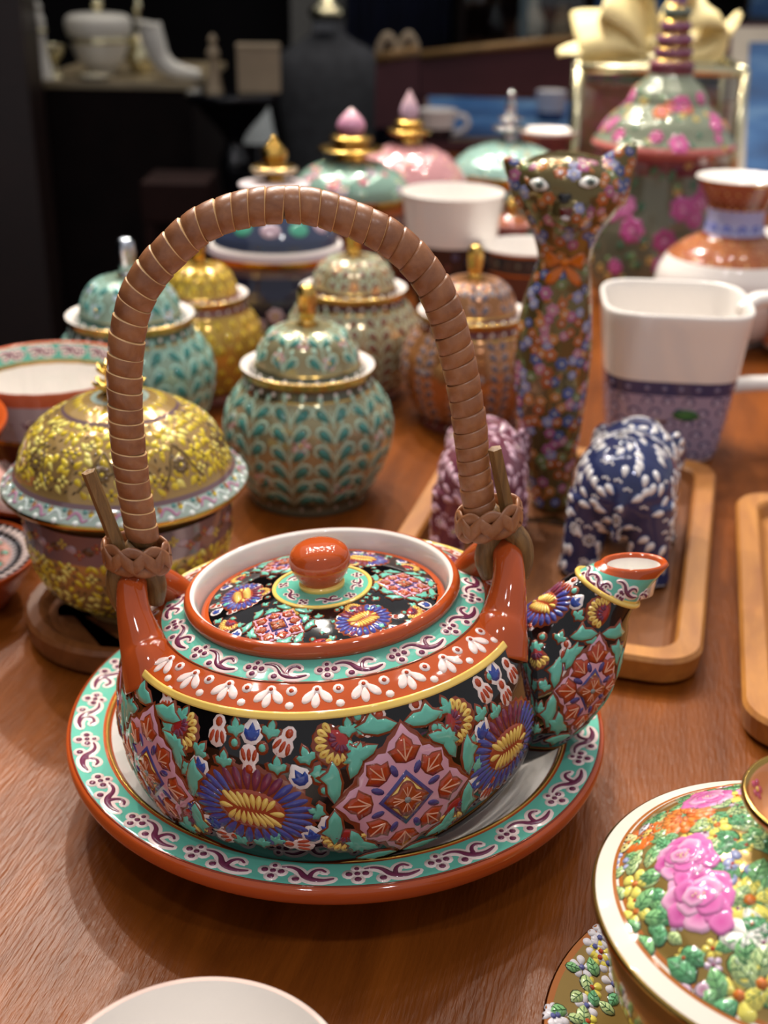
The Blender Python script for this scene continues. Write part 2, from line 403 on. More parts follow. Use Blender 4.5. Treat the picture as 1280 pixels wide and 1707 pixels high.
def m_med(E, u, v, rot, sc=1, a=26, b=25):
    # turquoise scrolled frame, pink field, eight rust leaves, diamond heart
    def dia(f, n=40, wob=0.0):
        out = []
        for k in range(n):
            t = 2*PI*k/n; c, s_ = math.cos(t), math.sin(t); r = 1/(abs(c)**1.25+abs(s_)**1.25)**(1/1.25)
            r *= f*(1+wob*math.cos(8*t)+wob*.5*math.cos(24*t)); out.append((a*r*c, b*r*s_))
        return out
    E.poly(u, v, dia(.90, 48, .03), OUT, lay=.8, rot=rot, scale=sc, rings=7, dome=.1)
    for q in range(4):
        for h in (0, 1):
            for k, (t, L) in enumerate(((.03, 14.5), (.27, 12.5))):
                ang0 = q*PI/2; f = t if h == 0 else -t
                ang = ang0+f*PI/2*1.05; r = 1/(abs(math.cos(ang))**1.25+abs(math.sin(ang))**1.25)**(1/1.25)
                x, y = a*r*.92*math.cos(ang), b*r*.92*math.sin(ang)
                d = math.atan2(b*(math.sin(ang0+f*PI)-math.sin(ang0)), a*(math.cos(ang0+f*PI)-math.cos(ang0)))
                sg = 1 if h == 0 else -1
                pts = [(0, 0), (.25, .12), (.45, .13), (.6, .26), (.75, .12), (1, .05), (.8, -.06), (.5, -.12), (.2, -.1)]
                cc, ss = math.cos(d), math.sin(d)
                E.poly(u, v, [(x-L*.03*cc+L*1.06*(p*cc+sg*w_*1.6*ss), y-L*.03*ss+L*1.06*(p*ss-sg*w_*1.6*cc)) for p, w_ in pts][::sg], OUT, lay=3.2, rot=rot, scale=sc, dome=.1)
                E.poly(u, v, [(x+L*(p*cc+sg*w_*1.25*ss), y+L*(p*ss-sg*w_*1.25*cc)) for p, w_ in pts][::sg], TURQ, lay=4.4, rot=rot, scale=sc, dome=.35)
    E.poly(u, v, dia(.87, 48, .06), OUT, lay=2.2, rot=rot, scale=sc, rings=6, dome=.1)
    E.poly(u, v, dia(.84, 48, .06), PINK, lay=3.0, rot=rot, scale=sc, rings=6, dome=.1)
    for k in range(8):
        t = k*PI/4+PI/8*0; rr = .60 if k % 2 == 0 else .52
        leafv(E, u, v, a*rr*math.cos(t), b*rr*math.sin(t), t, 8.2 if k % 2 == 0 else 7.6, rot, sc, lay=4.6)
        t2 = t+PI/8
        E.poly(u, v, ell(a*.40*math.cos(t2), b*.40*math.sin(t2), 2.3, 1.15, 10, t2), hx('4a3f7c'), lay=4.6, rings=1, rot=rot, scale=sc, dome=.3)
    D = lambda f: [(a*f, 0), (a*f*.5, b*f*.5), (0, b*f), (-a*f*.5, b*f*.5), (-a*f, 0), (-a*f*.5, -b*f*.5), (0, -b*f), (a*f*.5, -b*f*.5)]
    E.poly(u, v, D(.37), hx('45417f'), lay=5, rot=rot, scale=sc, rings=4, dome=.1)
    E.poly(u, v, D(.31), OUT, lay=5.6, rot=rot, scale=sc, rings=3, dome=.1)
    E.poly(u, v, D(.285), YEL, lay=6.2, rot=rot, scale=sc, rings=3, dome=.2)
    E.poly(u, v, [(6.0*math.cos(t)*(1+.22*math.cos(4*t)), 5.6*math.sin(t)*(1+.22*math.cos(4*t))) for t in np.arange(32)*PI/16], OUT, lay=7.2, rot=rot, scale=sc, rings=3, dome=.1)
    E.poly(u, v, [(5.3*math.cos(t)*(1+.22*math.cos(4*t)), 4.9*math.sin(t)*(1+.22*math.cos(4*t))) for t in np.arange(32)*PI/16], hx('a5461f'), lay=8, rot=rot, scale=sc, rings=3, dome=.2)
    for t in np.arange(4)*PI/2:
        for f in (-.4, 0, .4):
            E.stroke(u, v, [(1.0*math.cos(t), 1.0*math.sin(t)), (4.6*math.cos(t+f*.8), 4.4*math.sin(t+f*.8))], .38, VEIN, lay=10, rot=rot, scale=sc, sub=1, dome=.1)
    E.dot(u, v, 0, 0, 1.1, GREY, lay=11, rot=rot, scale=sc)
def m_scroll(E, u, v, sc=1, fl=1, dens=1):   # one repeat of the white and plum scroll border; 28 x 10 mm, centred
    S = [(-9.6, 2.3), (-6.8, 2.6), (-4.2, 1.4), (-2.2, -1.2), (.2, -2.6), (3.4, -3.0), (6.6, -2.2)]; SW = [.7, 1.2, 1.7, 2.4, 2.4, 1.7, .8]
    Hk = [(-.6, -2.0), (-.2, .2), (1.0, 1.8), (2.8, 2.2), (4.2, 1.2)]; HW = [2.0, 1.6, 1.3, 1.2, .9]
    dots = [(11.4, 0, 1.15), (14, 2.6, .85), (14, .1, 1.0), (14, -2.7, 1.15), (16.6, .1, 1.15), (-4.6, -2.9, 1.2)]
    for P_, W_ in ((S, SW), (Hk, HW)): E.stroke(u, v, P_, [x+2.5 for x in W_], PINKW, lay=1.2, scale=sc, flip=fl, dome=.1)
    for x, y, r in dots: E.dot(u, v, x, y, r+1.15, PINKW, lay=1.2, scale=sc, flip=fl, dome=.1, n=10)
    E.stroke(u, v, [(10, -.8), (14, 0), (18, .6)], 1.1, PINKW, lay=1.0, scale=sc, flip=fl, dome=.05, sub=2)
    for P_, W_ in ((S, SW), (Hk, HW)): E.stroke(u, v, P_, W_, PLUM, lay=2.6, scale=sc, flip=fl, dome=.35)
    for x, y, r in dots: E.dot(u, v, x, y, r, PLUM, lay=2.6, scale=sc, flip=fl, dome=.4, n=8)
def m_palm(E, u, v, sc=1):                   # white palmette on the orange shoulder band
    E.dot(u, v, 0, 2.2, 1.6, PINKW, scale=sc, n=10); E.dot(u, v, 0, 2.3, .65, RUST, lay=3, scale=sc)
    for sg in (1, -1):
        E.poly(u, v, tear(.5*sg, 2.6, math.atan2(-4.9, 3.4*sg), 6.0, 2.7), PINKW, scale=sc, dome=.4)
    E.poly(u, v, tear(0, 1.4, -PI/2-.12, 5.4, 2.4), PINKW, scale=sc, dome=.4)
    E.dot(u, v, 6.2, 2.0, 1.7, PINKW, scale=sc, n=10); E.dot(u, v, 6.2, 2.0, .75, RUST, lay=3, scale=sc)
    E.dot(u, v, 6.2, -2.9, 1.25, PINKW, scale=sc)

# ------------------------------------------------------------------ setting
TABLE_W = wood('table_wood', hx('552809'), hx('8c4b16'), rough=.33, scale=5, stretch=(9, 1.2, 9), rot=R_(-28), bump=.45, coat=0, spec=.22)
WALNUT = wood('walnut', hx('562e16'), hx('8c562c'), rough=.42, scale=8, stretch=(10, 1.5, 10), rot=R_(14), coat=.05, spec=.3)
OAK = wood('tray_wood', hx('8a5022'), hx('bd8038'), rough=.42, scale=8, stretch=(10, 1.5, 10), rot=R_(14), bump=.1)
DARKWALL = simple('dark_wall', hx('0c0a0c'), .8, noise=.4, scale=3, **{'Specular IOR Level': .1})
DARKFLOOR = simple('dark_wood', hx('120908'), .7, noise=.4, scale=14, **{'Specular IOR Level': .12})
def box(name, x0, x1, y0, y1, z0, z1, m, parent=None, bev=0, label=None, rot=0, kind=None):
    bm = bmesh.new(); bmesh.ops.create_cube(bm, size=1)
    for v in bm.verts: v.co = Vector(((x0+x1)/2+v.co.x*(x1-x0), (y0+y1)/2+v.co.y*(y1-y0), (z0+z1)/2+v.co.z*(z1-z0)))
    if bev: bmesh.ops.bevel(bm, geom=bm.edges[:], offset=bev, segments=2, affect='EDGES', profile=.6)
    me = bpy.data.meshes.new(name); bm.to_mesh(me); bm.free(); me.materials.append(m)
    o = link(name, me, parent, label)
    if rot: o.rotation_euler = (0, 0, rot)
    if kind: o['kind'] = kind
    return o
box('floor', -3, 3, -1.5, 5, -.80, -.75, DARKFLOOR, kind='structure')
box('wall_back', -3, 3, 4.4, 4.5, -.75, 2.2, DARKWALL, kind='structure')
box('wall_left', -2.6, -2.5, -1.5, 4.4, -.75, 2.2, DARKWALL, kind='structure')

YAWT = R_(14)
def table():
    t = thing('display_table', 'reddish brown wooden display table carrying all the painted porcelain', 'table', (.42, .95, 0), -R_(12.5))
    def slab(name, x0, x1, y0, y1, z0, z1, bev): return box(name, x0, x1, y0, y1, z0, z1, TABLE_W, t, bev)
    slab('tabletop', -.66, .95, -1.1, 2.3, -.032, 0, .004)
    slab('apron', -.60, .90, -1.0, 2.2, -.12, -.033, .003)
    for x in (-.58, .86):
        for y in (-.98, 2.16): slab('leg', x-.03, x+.03, y-.03, y+.03, -.75, -.121, .004)
table()

# ------------------------------------------------------------------ saucer under the teapot
SX, SY = -.0167, .4007
def make_saucer():
    t = thing('saucer', 'deep orange-rimmed saucer with turquoise scroll border under the teapot', 'saucer', (SX, SY, 0))
    pr = [(0, .003, ORANGE), (.050, .003, ORANGE, 'c'), (.052, 0, ORANGE, 'c'), (.056, 0, ORANGE, 'c'), (.060, .006, ORANGE), (.084, .0165, ORANGE), (.0985, .0228, ORANGE),
          (.1013, .0250, ORANGE), (.1022, .0278, ORANGE), (.1018, .0303, ORANGE), (.1003, .0314, TURQ, 'c'), (.0885, .0303, ORANGE, 'c'), (.0876, .0301, GOLD, 'c'), (.0864, .0297, ORANGE, 'c'),
          (.0855, .0290, PORC, 'c'), (.0810, .0240, PORC), (.0735, .0150, PORC), (.066, .0108, PORC), (.055, .0098, PORC), (0, .0096, PORC)]
    L = Lathe(pr, 6)
    b = L.mesh('dish', t, n=192)
    g = ring(L, 'gold_line', t, L.knots[12], L.knots[13], hx('d8a24a', .8), n=192, off=.0004)
    E = Enamel(L); vm = (L.knots[10]+L.knots[11])/2
    N = 22; u0 = R_(-2.5)
    for k in range(N):
        E.s0 = 0; m_scroll(E, u0+k*2*PI/N, vm, sc=1.03)
    E.build('scroll_border', b)
    # dark underglaze line where orange meets turquoise
    ring(L, 'rim_line', b, L.knots[10]-.0004, L.knots[10]+.0003, hx('8a3216'), n=192, off=.00015)
make_saucer()

# ------------------------------------------------------------------ teapot
TX, TY, TZ = -.0148, .3802, .0143
BODY_PROFILE = [(0, .001, ORANGE), (.048, .001, ORANGE, 'c'), (.049, 0, ORANGE, 'c'), (.052, 0, hx('3a1a12'), 'c'), (.0580, .0048, BLACK, 'c'), (.0680, .0125, BLACK), (.0745, .0240, BLACK), (.0770, .0375, BLACK),
                (.0764, .0495, BLACK), (.0740, .0605, BLACK), (.0698, .0686, YEL, 'c'), (.0684, .0702, ORANGE, 'c'), (.0635, .0727, ORANGE), (.0580, .0749, TURQ, 'c'), (.0515, .0768, TURQ),
                (.0482, .0776, ORANGE, 'c'), (.0490, .0789, ORANGE), (.0493, .0806, ORANGE), (.0484, .0824, ORANGE), (.0468, .0830, PORC, 'c'), (.0454, .0818, PORC), (.0446, .0770, PORC), (.0443, .0715, PORC, 'c'), (.036, .0708, PORC)]
SPOUT = [(.050, .0330, .0320), (.062, .0340, .0312), (.074, .0375, .0285), (.0850, .0455, .0238), (.0925, .0560, .0187), (.0980, .0655, .0145), (.1040, .0725, .0112), (.1120, .0795, .0087)]
def catmull(P, n):
    P = np.array(P, float); T = np.linspace(0, len(P)-1, n); out = []
    for t in T:
        i = min(int(t), len(P)-2); f = t-i
        p0, p1, p2, p3 = P[max(i-1, 0)], P[i], P[i+1], P[min(i+2, len(P)-1)]
        out.append(.5*((2*p1)+(p2-p0)*f+(2*p0-5*p1+4*p2-p3)*f*f+(3*p1-p0-3*p2+p3)*f**3))
    return np.array(out)
def tube(path, rad, name, parent, m, n=16, col=None, cols=None, up=(0, 1, 0), flat=1.0, cap=True, smooth=True, label=None):
    """round tube along a 3-D path; flat squashes it along the frame's second axis"""
    P = np.array(path, float); k = len(P); rad = np.broadcast_to(np.array(rad, float), (k,))
    T = np.gradient(P, axis=0); T /= np.linalg.norm(T, axis=1)[:, None]+1e-12
    V, F, C = [], [], []; u = np.array(up, float)
    for i in range(k):
        b = u-T[i]*(u@T[i]); b /= np.linalg.norm(b)+1e-12; nn = np.cross(b, T[i])
        for j in range(n):
            a = 2*PI*j/n; V.append(P[i]+rad[i]*(math.cos(a)*nn+math.sin(a)*b*flat)); C.append(cols[i] if cols is not None else (col or WHITE))
    for i in range(k-1):
        for j in range(n): a, b = i*n+j, i*n+(j+1) % n; F.append((a, b, b+n, a+n))
    if cap: F.append(tuple(range(n))[::-1]); F.append(tuple(range((k-1)*n, k*n)))
    return recalc(mesh(name, V, F, m, cols=C, parent=parent, smooth=smooth, label=label))

RATTAN = wood('rattan', hx('77462b'), hx('ab7249'), rough=.38, scale=40, stretch=(3, 3, 3), bump=.15)
RATTAN_EDGE = simple('rattan_cut_edge', hx('dcae76'), .5, noise=.2, scale=200)
BAMBOO = wood('dry_bamboo', hx('4f3519'), hx('98703c'), rough=.5, scale=30, stretch=(14, 14, 1.5), bump=.4)

def rim_pt(px, py, obj, L, zlo, zhi):
    """where the sight line through a photo pixel meets a body of revolution, as (phi, profile position)"""
    bpy.context.view_layer.update()
    inv = obj.matrix_world.inverted(); o = inv@Vector((0, 0, CAM_H)); d = _fw+_rt*(px-640)/CAM_F+_up*(853.5-py)/CAM_F
    d = (inv.to_3x3()@Vector(d)).normalized()
    me = obj.data
    key = obj.name
    if key not in TREES: TREES[key] = BVHTree.FromPolygons([v.co.copy() for v in me.vertices], [tuple(p.vertices) for p in me.polygons])
    h = TREES[key].ray_cast(o, d)
    if h[0] is None: return None
    k = (L.z >= zlo-1e-6) & (L.z <= zhi+1e-6)
    return math.atan2(h[0].x, -h[0].y), float(np.interp(h[0].z, L.z[k], L.s[k])), h
TREES = {}

def make_teapot():
    t = thing('teapot', 'black floral enamel teapot with arched rattan handle and orange knob, standing in a saucer', 'teapot', (TX, TY, TZ))
    t.rotation_euler = (Matrix.Rotation(R_(-2.14), 3, 'X')@Matrix.Rotation(R_(-4.7), 3, 'Y')@Matrix.Rotation(R_(3), 3, 'Z')).to_euler(); t.scale = (.986,)*3
    L = Lathe(BODY_PROFILE, 6)
    body = L.mesh('body', t, n=192)
    K = L.knots
    # --- shoulder bands
    E = Enamel(L); N = 14; vm = (K[13]+K[15])/2-.0002
    for k in range(N): m_scroll(E, R_(-12)+k*2*PI/N, vm, sc=.89, fl=1)
    E.build('scroll_band', body)
    E = Enamel(L); N = 26; vm = (K[11]+K[13])/2+.0001
    for k in range(N): m_palm(E, R_(-2)+k*2*PI/N, vm, sc=1.12)
    E.build('palmette_band', body)
    ring(L, 'yellow_line', body, K[10]-.0002, K[11]+.0002, YEL, n=192, off=.0007, k=7)
    ring(L, 'base_line', body, K[4]-.0006, K[4]+.0004, hx('b98a3c', .5), n=192, off=.0003)
    ring(L, 'band_line', body, K[13]-.0003, K[13]+.0003, OUT, n=192, off=.0002)
    E = Enamel(L)
    for k in range(64): E.poly(k*2*PI/64, (K[3]+K[4])/2, ell(0, 0, 1.3, .8, 8, .4), hx('7d8f86'), rings=1)
    E.build('base_dots', body)
    # --- belly: big flowers and diamonds in turn
    vmid = float(np.interp(.0365, L.z[24:61], L.s[24:61]))
    big = []
    yaw = R_(3)
    for k, a in enumerate((-16.5, 20.5, 53.0)): big.append((R_(a)-yaw, k % 2))
    big += [(R_(-49.5)-yaw, 1)]
    for k in range(7): big.append((R_(53.0+33.0*(k+1))-yaw, (k+1) % 2))
    for a, kind in big:
        if abs(((a-PI/2+PI) % (2*PI))-PI) < R_(17): continue   # the spout grows here
        E = Enamel(L)
        if kind == 0: m_chrys(E, a, vmid+.0030, -.08, 1.0, 20.5, 15.5); E.build('chrysanthemum', body)
        else: m_med(E, a, vmid+.0032, -.06, 1.0, 25.5, 28); E.build('diamond_medallion', body)
    small = {'rb': [(233, 1141, .5), (277, 1171, .3), (363, 1220, 0), (415, 1265, PI), (474, 1239, -.5), (500, 1408, 1.5), (380, 1394, -1.2), (620, 1206, -.9), (700, 1189, .2), (806, 1151, .3), (842, 1155, .2), (852, 1119, .2), (814, 1315, -.5)],
             'bl': [(420, 1220, 0), (332, 1275, .1), (500, 1296, .5), (549, 1377, .3), (521, 1392, .2), (321, 1345, .9), (356, 1371, 1.2), (823, 1121, -.3), (804, 1218, -.5), (787, 1311, -.6)],
             'tl': [(306, 1191, -.4), (278, 1210, 1), (393, 1212, .2), (452, 1216, -.2), (334, 1249, -.6), (310, 1281, 2.5), (373, 1265, 0), (322, 1314, .8), (462, 1276, 0), (510, 1260, .3), (533, 1290, -1.6), (527, 1353, 1.2), (401, 1398, .5), (437, 1402, 0), (462, 1398, -.4),
                    (580, 1212, 0), (589, 1248, -1.2), (743, 1176, .2), (738, 1218, .4), (800, 1189, .3), (787, 1239, -.4), (825, 1185, .2), (795, 1273, -.5)],
             'td': [(287, 1190, 0), (391, 1238, 0), (437, 1247, 0), (541, 1318, .4), (601, 1218, 0), (731, 1191, 0), (596, 1194, 0), (724, 1213, 0), (815, 1128, 0)],
             'fan': [(308, 1226, .9), (551, 1248, -.95), (575, 1405, -.1), (330, 1372, .9), (770, 1201, 1.35), (762, 1352, .5)]}
    fns = {'rb': m_rb, 'bl': m_bl, 'tl': m_tl, 'td': m_td}
    E = Enamel(L)
    for kd, lst in small.items():
        for (px, py, rot) in lst:
            h = rim_pt(px, py, body, L, .0045, .0686)
            if h is None: continue
            if kd == 'fan':
                F_ = Enamel(L); m_fan(F_, h[0], h[1], rot, 1.12); F_.build('daisy', body)
            else:
                F_ = Enamel(L); fns[kd](F_, h[0], h[1], rot, {'rb': 1.08, 'bl': 1.1, 'tl': 1.12, 'td': .95}[kd]); F_.build({'rb': 'bud', 'bl': 'tulip_bud', 'tl': 'leaf', 'td': 'leaf_dot'}[kd], body)
    r2 = random.Random(3)
    for k in range(90):                       # the sides and back, turned away here
        a = R_(r2.uniform(85, 262)); v = r2.uniform(K[4]+.004, K[10]-.004)
        if any(abs(((a-b[0]+PI) % (2*PI))-PI) < R_(15) for b in big) or abs(((a-PI/2+PI) % (2*PI))-PI) < R_(22): continue
        fns[r2.choice(['rb', 'bl', 'tl', 'tl', 'td'])](E, a, v, r2.uniform(-1, 1), .86)
    E.build('buds_and_leaves', body)
    # --- spout
    S = catmull(SPOUT, 40); m = len(S); n = 48
    tip_dir = np.array([.45, 0, .89])
    def spout_pt(i_t, a, off=0.0):
        x = np.interp(i_t, np.arange(m), S[:, 0]); z = np.interp(i_t, np.arange(m), S[:, 1]); r = np.interp(i_t, np.arange(m), S[:, 2])+off
        dx = np.interp(i_t, np.arange(m), np.gradient(S[:, 0])); dz = np.interp(i_t, np.arange(m), np.gradient(S[:, 1])); l = math.hypot(dx, dz); dx /= l; dz /= l
        # local frame: nrm in plane, pointing up/back
        ax, az = -dz, dx
        f = max(0.0, (i_t-m*.72)/(m*.28))**1.2          # the mouth is cut aslant
        q = np.array([x+ax*r*math.cos(a), r*.92*math.sin(a), z+az*r*math.cos(a)])
        sh = -math.cos(a)*r*az/max(dz, .3)*f
        return q+np.array([dx, 0, dz])*sh
    V, F, C = [], [], []
    for i in range(m):
        c = BLACK if i < 32 else (YEL if i < 33 else TURQ)
        if i >= m-3: c = ORANGE
        for j in range(n): V.append(spout_pt(i, 2*PI*j/n)); C.append(c)
    end = S[-1]
    for k, (sc, dp, c) in enumerate(((.92, .0012, ORANGE), (.84, .0008, ORANGE), (.76, -.0004, PORC), (.70, -.004, PORC), (.62, -.012, PORC))):
        ctr = np.mean([spout_pt(m-1, 2*PI*j/n) for j in range(n)], axis=0)
        nr = np.cross(spout_pt(m-1, PI/2)-ctr, spout_pt(m-1, 0)-ctr); nr /= np.linalg.norm(nr); nr = nr if nr[2] > 0 else -nr
        for j in range(n): V.append(ctr+(spout_pt(m-1, 2*PI*j/n)-ctr)*sc+nr*dp); C.append(c)
    for i in range(m+4):
        for j in range(n): a, b = i*n+j, i*n+(j+1) % n; F.append((a, b, b+n, a+n))
    F.append(tuple(range((m+4)*n, (m+5)*n)))
    sp = recalc(mesh('spout', V, F, GLAZE, fcols=[C[f[0]] if len(f) == 4 else PORC for f in F], parent=t))
    MS = MeshSurf(sp)
    def sph(px, py):
        bpy.context.view_layer.update(); inv = sp.matrix_world.inverted(); o = inv@Vector((0, 0, CAM_H)); d = (inv.to_3x3()@Vector(_fw+_rt*(px-640)/CAM_F+_up*(853.5-py)/CAM_F)).normalized()
        h = MS.t.ray_cast(o, d); return MS.frame(h[0], h[1], Vector((.55, 0, .83))) if h[0] is not None else None
    E = Enamel(MS)
    for kd, lst in {'chr': [(905, 1005, .5)], 'fan': [(886, 1098, .2), (995, 1018, -1.4)], 'rb': [(876, 1053, .3), (944, 1086, .6), (948, 975, .2)], 'bl': [(960, 1003, -.2), (931, 1115, .6), (884, 1152, .3)],
                    'tl': [(965, 1025, 0), (866, 1072, .6), (897, 1078, -.5), (934, 1062, .3), (866, 1120, .2), (908, 1143, .4), (985, 1065, .8)], 'td': [(962, 1060, 0), (904, 1062, 0), (902, 1140, 0), (957, 985, 0)],
                    'med': [(985, 1150, .5)], 'rb2': [(884, 1128, .4)], 'tl2': [(900, 1180, .3), (918, 1205, -.4), (872, 1150, .8), (893, 1215, .2)]}.items():
        for px, py, rot in lst:
            fr = sph(px, py)
            if fr is None: continue
            if kd == 'chr': m_chrys(E, fr, 0, rot, .66, 20, 16, 24)
            elif kd == 'fan': m_fan(E, fr, 0, rot, .85)
            elif kd == 'med': m_med(E, fr, 0, .3, .9, 19, 26)
            else: fns[kd[:2]](E, fr, 0, rot, .82)
    E.build('spout_flowers', sp)
    E = Enamel(MS)
    for px, py, fl in ((1005, 975, 1), (1050, 985, 1), (985, 958, 1)):
        fr = sph(px, py)
        if fr is not None: m_scroll(E, fr, 0, .62, fl)
    E.build('spout_scrolls', sp)
    # raised yellow ring where the mouth band begins
    i_r = 32.2
    path = [spout_pt(i_r, a, .0003) for a in np.linspace(0, 2*PI, 49)]
    tube(path, .0010, 'spout_ring', sp, GLAZE, n=8, col=YEL, up=(.5, 0, .86), cap=False)
    # --- ears that carry the handle
    for sg in (-1, 1):
        x = .0625*sg
        P_ = [(x*.93, -.0270, .0610), (x*.965, -.0225, .0680), (x*1.00, -.0185, .0720), (x*1.045, -.0120, .0815), (x*1.06, -.004, .0878), (x*1.05, .003, .0890), (x*.97, .0095, .0845), (x*.92, .0140, .0785), (x*.88, .0170, .0715), (x*.86, .0195, .0640)]
        tube(catmull(P_, 44), catmull([(.0112,), (.0100,), (.0082,), (.0060,), (.0053,), (.0052,), (.0054,), (.0066,), (.0085,), (.0095,)], 44)[:, 0], 'ear', t, GLAZE, n=24, col=ORANGE, up=(1, 0, 0))
    # --- lid
    lp = [(.0438, .0760, ORANGE), (.0438, .0775, ORANGE, 'c'), (.0428, .0783, ORANGE), (.0411, .0783, BLACK, 'c'), (.034, .0802, BLACK), (.026, .0818, BLACK), (.0178, .0830, YEL, 'c'), (.0166, .0832, TURQ, 'c'), (.0105, .0836, TURQ), (0, .0838, TURQ)]
    lp = [(a[0], a[1]-.0026)+a[2:] for a in lp]
    D = Dome(lp, 6); lid = D.mesh('lid', t, n=128)
    KD = D.knots; rho = lambda r: float(np.interp(-r, -D.r[6:], D.s[6:])); D.domelo = D.s[12]
    for k in range(6):
        a = R_(-90+60*k)-yaw*.4
        E = Enamel(D)
        if k % 2 == 0: m_chrys(E, a, rho(.0287), .15, .52, 20, 16, 22); E.build('chrysanthemum', lid)
        else: m_med(E, a, rho(.0290), 0, .44, 26, 25); E.build('diamond_medallion', lid)
    E = Enamel(D); r2 = random.Random(5)
    for k in range(12):
        a = R_(-60+30*k)-yaw*.4
        m_fan(E, a+R_(0), rho(.0378 if k % 2 == 0 else .0205), (PI if k % 2 else 0)+.25, .62 if k % 2 == 0 else .46)
    for k in range(40):
        m_tl(E, 2.4*k, rho(r2.uniform(.019, .039)), r2.uniform(0, 6), .33)
    for k in range(12):
        a = R_(-75+30*k)-yaw*.4
        for da, r, fn, s_ in ((-4.5, .0382, m_bl, .62), (6, .0388, m_tl, .60), (-12, .0386, m_rb, .55), (1, .0200, m_td, .5), (10.5, .0345, m_td, .55), (-9, .0345, m_tl, .52), (13, .0222, m_tl, .52), (0, .0250, m_bl, .42), (3, .0335, m_rb, .42)):
            fn(E, a+R_(da), rho(r), r2.uniform(-.6, .6), s_)
    E.build('buds_and_leaves', lid)
    E = Enamel(D)
    for k in range(5): m_scroll(E, k*2*PI/5+.25, rho(.0122), .50)
    E.build('lid_scrolls', lid)
    ring(D, 'lid_ring', lid, KD[6]-.0001, KD[7]+.0001, YEL, n=96, off=.0005)
    kp = [(0, .0832, YEL), (.0080, .0832, YEL, 'c'), (.0082, .0848, YEL), (.0075, .0856, ORANGE, 'c'), (.0086, .0874, ORANGE), (.0103, .0906, ORANGE), (.0109, .0938, ORANGE), (.0099, .0972, ORANGE), (.0066, .0996, ORANGE), (.003, .1004, ORANGE), (0, .1006, ORANGE)]
    kp = [(a[0], a[1]-.0026)+a[2:] for a in kp]
    Lathe(kp, 6).mesh('knob', t, n=64)
    # --- rattan handle
    HP = [(-.0604, .0985), (-.0608, .1083), (-.061, .1174), (-.0612, .1263), (-.0608, .1393), (-.0599, .152), (-.0583, .1643), (-.0556, .1763), (-.0517, .1869), (-.0462, .1949), (-.0395, .2013), (-.0274, .2099), (-.0126, .214), (.0043, .2139), (.0174, .2096), (.0309, .2022), (.0406, .1926), (.0474, .1797), (.0522, .1597), (.055, .1385), (.056, .121), (.057, .1097), (.0579, .1000)]
    H = catmull(HP, 400); dl = np.concatenate([[0], np.cumsum(np.linalg.norm(np.diff(H, axis=0), axis=1))]); TOT = dl[-1]
    H3 = lambda s_: np.array([np.interp(s_, dl, H[:, 0]), 0, np.interp(s_, dl, H[:, 1])])
    core = tube([H3(s_) for s_ in np.linspace(0.004, TOT-.004, 120)], .0045, 'handle', t, BAMBOO, n=16)
    core['label'] = 'arched cane handle wrapped in brown rattan strips'
    # strips: one turn each, slightly overlapping the next, on a slant
    s_ = .006; k = 0; r2 = random.Random(11)
    while s_ < TOT-.006:
        wd = r2.uniform(.0049, .0064)
        f = s_/TOT; R0 = .0055+.0003*math.sin(PI*f)+r2.uniform(-.0001, .00012)
        nj, ni = 28, 5; V, F, MI = [], [], []
        sl = .0009*(1 if f < .5 else -1)+r2.uniform(-.0003, .0003)
        prof = [(0, -.0005), (.075, .00022), (.12, .00030), (.5, .00024), (.93, .00008), (1.0, -.0003)]
        if f < .62: prof = [(1-a_, h) for a_, h in prof[::-1]]
        lip = len(prof)-2 if f < .62 else -1       # pale cut edge faces up on the left side and over the top
        for a_, h in prof:
            for j in range(nj):
                an = 2*PI*j/nj; ss = min(max(s_+a_*wd*1.03+sl*math.cos(an), 0.001), TOT-.001)
                c = H3(ss); d = H3(ss+.0005)-H3(ss-.0005); d /= np.linalg.norm(d); nn = np.array([-d[2], 0, d[0]])
                V.append(c+(R0+h)*(nn*math.cos(an)+np.array([0, 1, 0])*math.sin(an)))
        for i in range(len(prof)-1):
            for j in range(nj): a, b = i*nj+j, i*nj+(j+1) % nj; F.append((a, b, b+nj, a+nj)); MI.append(1 if i == lip else 0)
        o = mesh('rattan_strip', V, F, RATTAN, parent=core); o.data.materials.append(RATTAN_EDGE); o.data.polygons.foreach_set('material_index', MI)
        recalc(o); s_ += wd; k += 1
    # --- lashings, split cane ends and the loose pegs
    for sg, (cx, cz), (px0, pz0), (px1, pz1), (bx, bz) in ((-1, (-.0637, .0985), (-.0744, .1322), (-.0675, .0950), (-.0600, .0830)), (1, (.0605, .1016), (.0629, .1292), (.0690, .0930), (.0545, .0850))):
        tube([(px0+(px1-px0)*f, -.005+.003*f, pz0+(pz1-pz0)*f) for f in np.linspace(0, 1, 10)], np.linspace(.0025, .0028, 10), 'cane_peg', core, BAMBOO, n=5, smooth=False)
        # bent cane: an outer and an inner half gripping the ear
        ex = .0660*sg
        for off, y0, w_ in ((.0055, -.001, .0048), (-.0062, .001, .0052)):
            p_ = [(cx-.001*sg, 0, cz+.003), (ex+off*.75*sg, y0, .0945), (ex+off*1.2*sg, y0, .0865), (ex+off*.95*sg, y0, .0790)]
            tube(catmull(p_, 14), np.linspace(w_*.9, w_*.62, 14), 'split_cane', core, BAMBOO, n=12, flat=1.15)
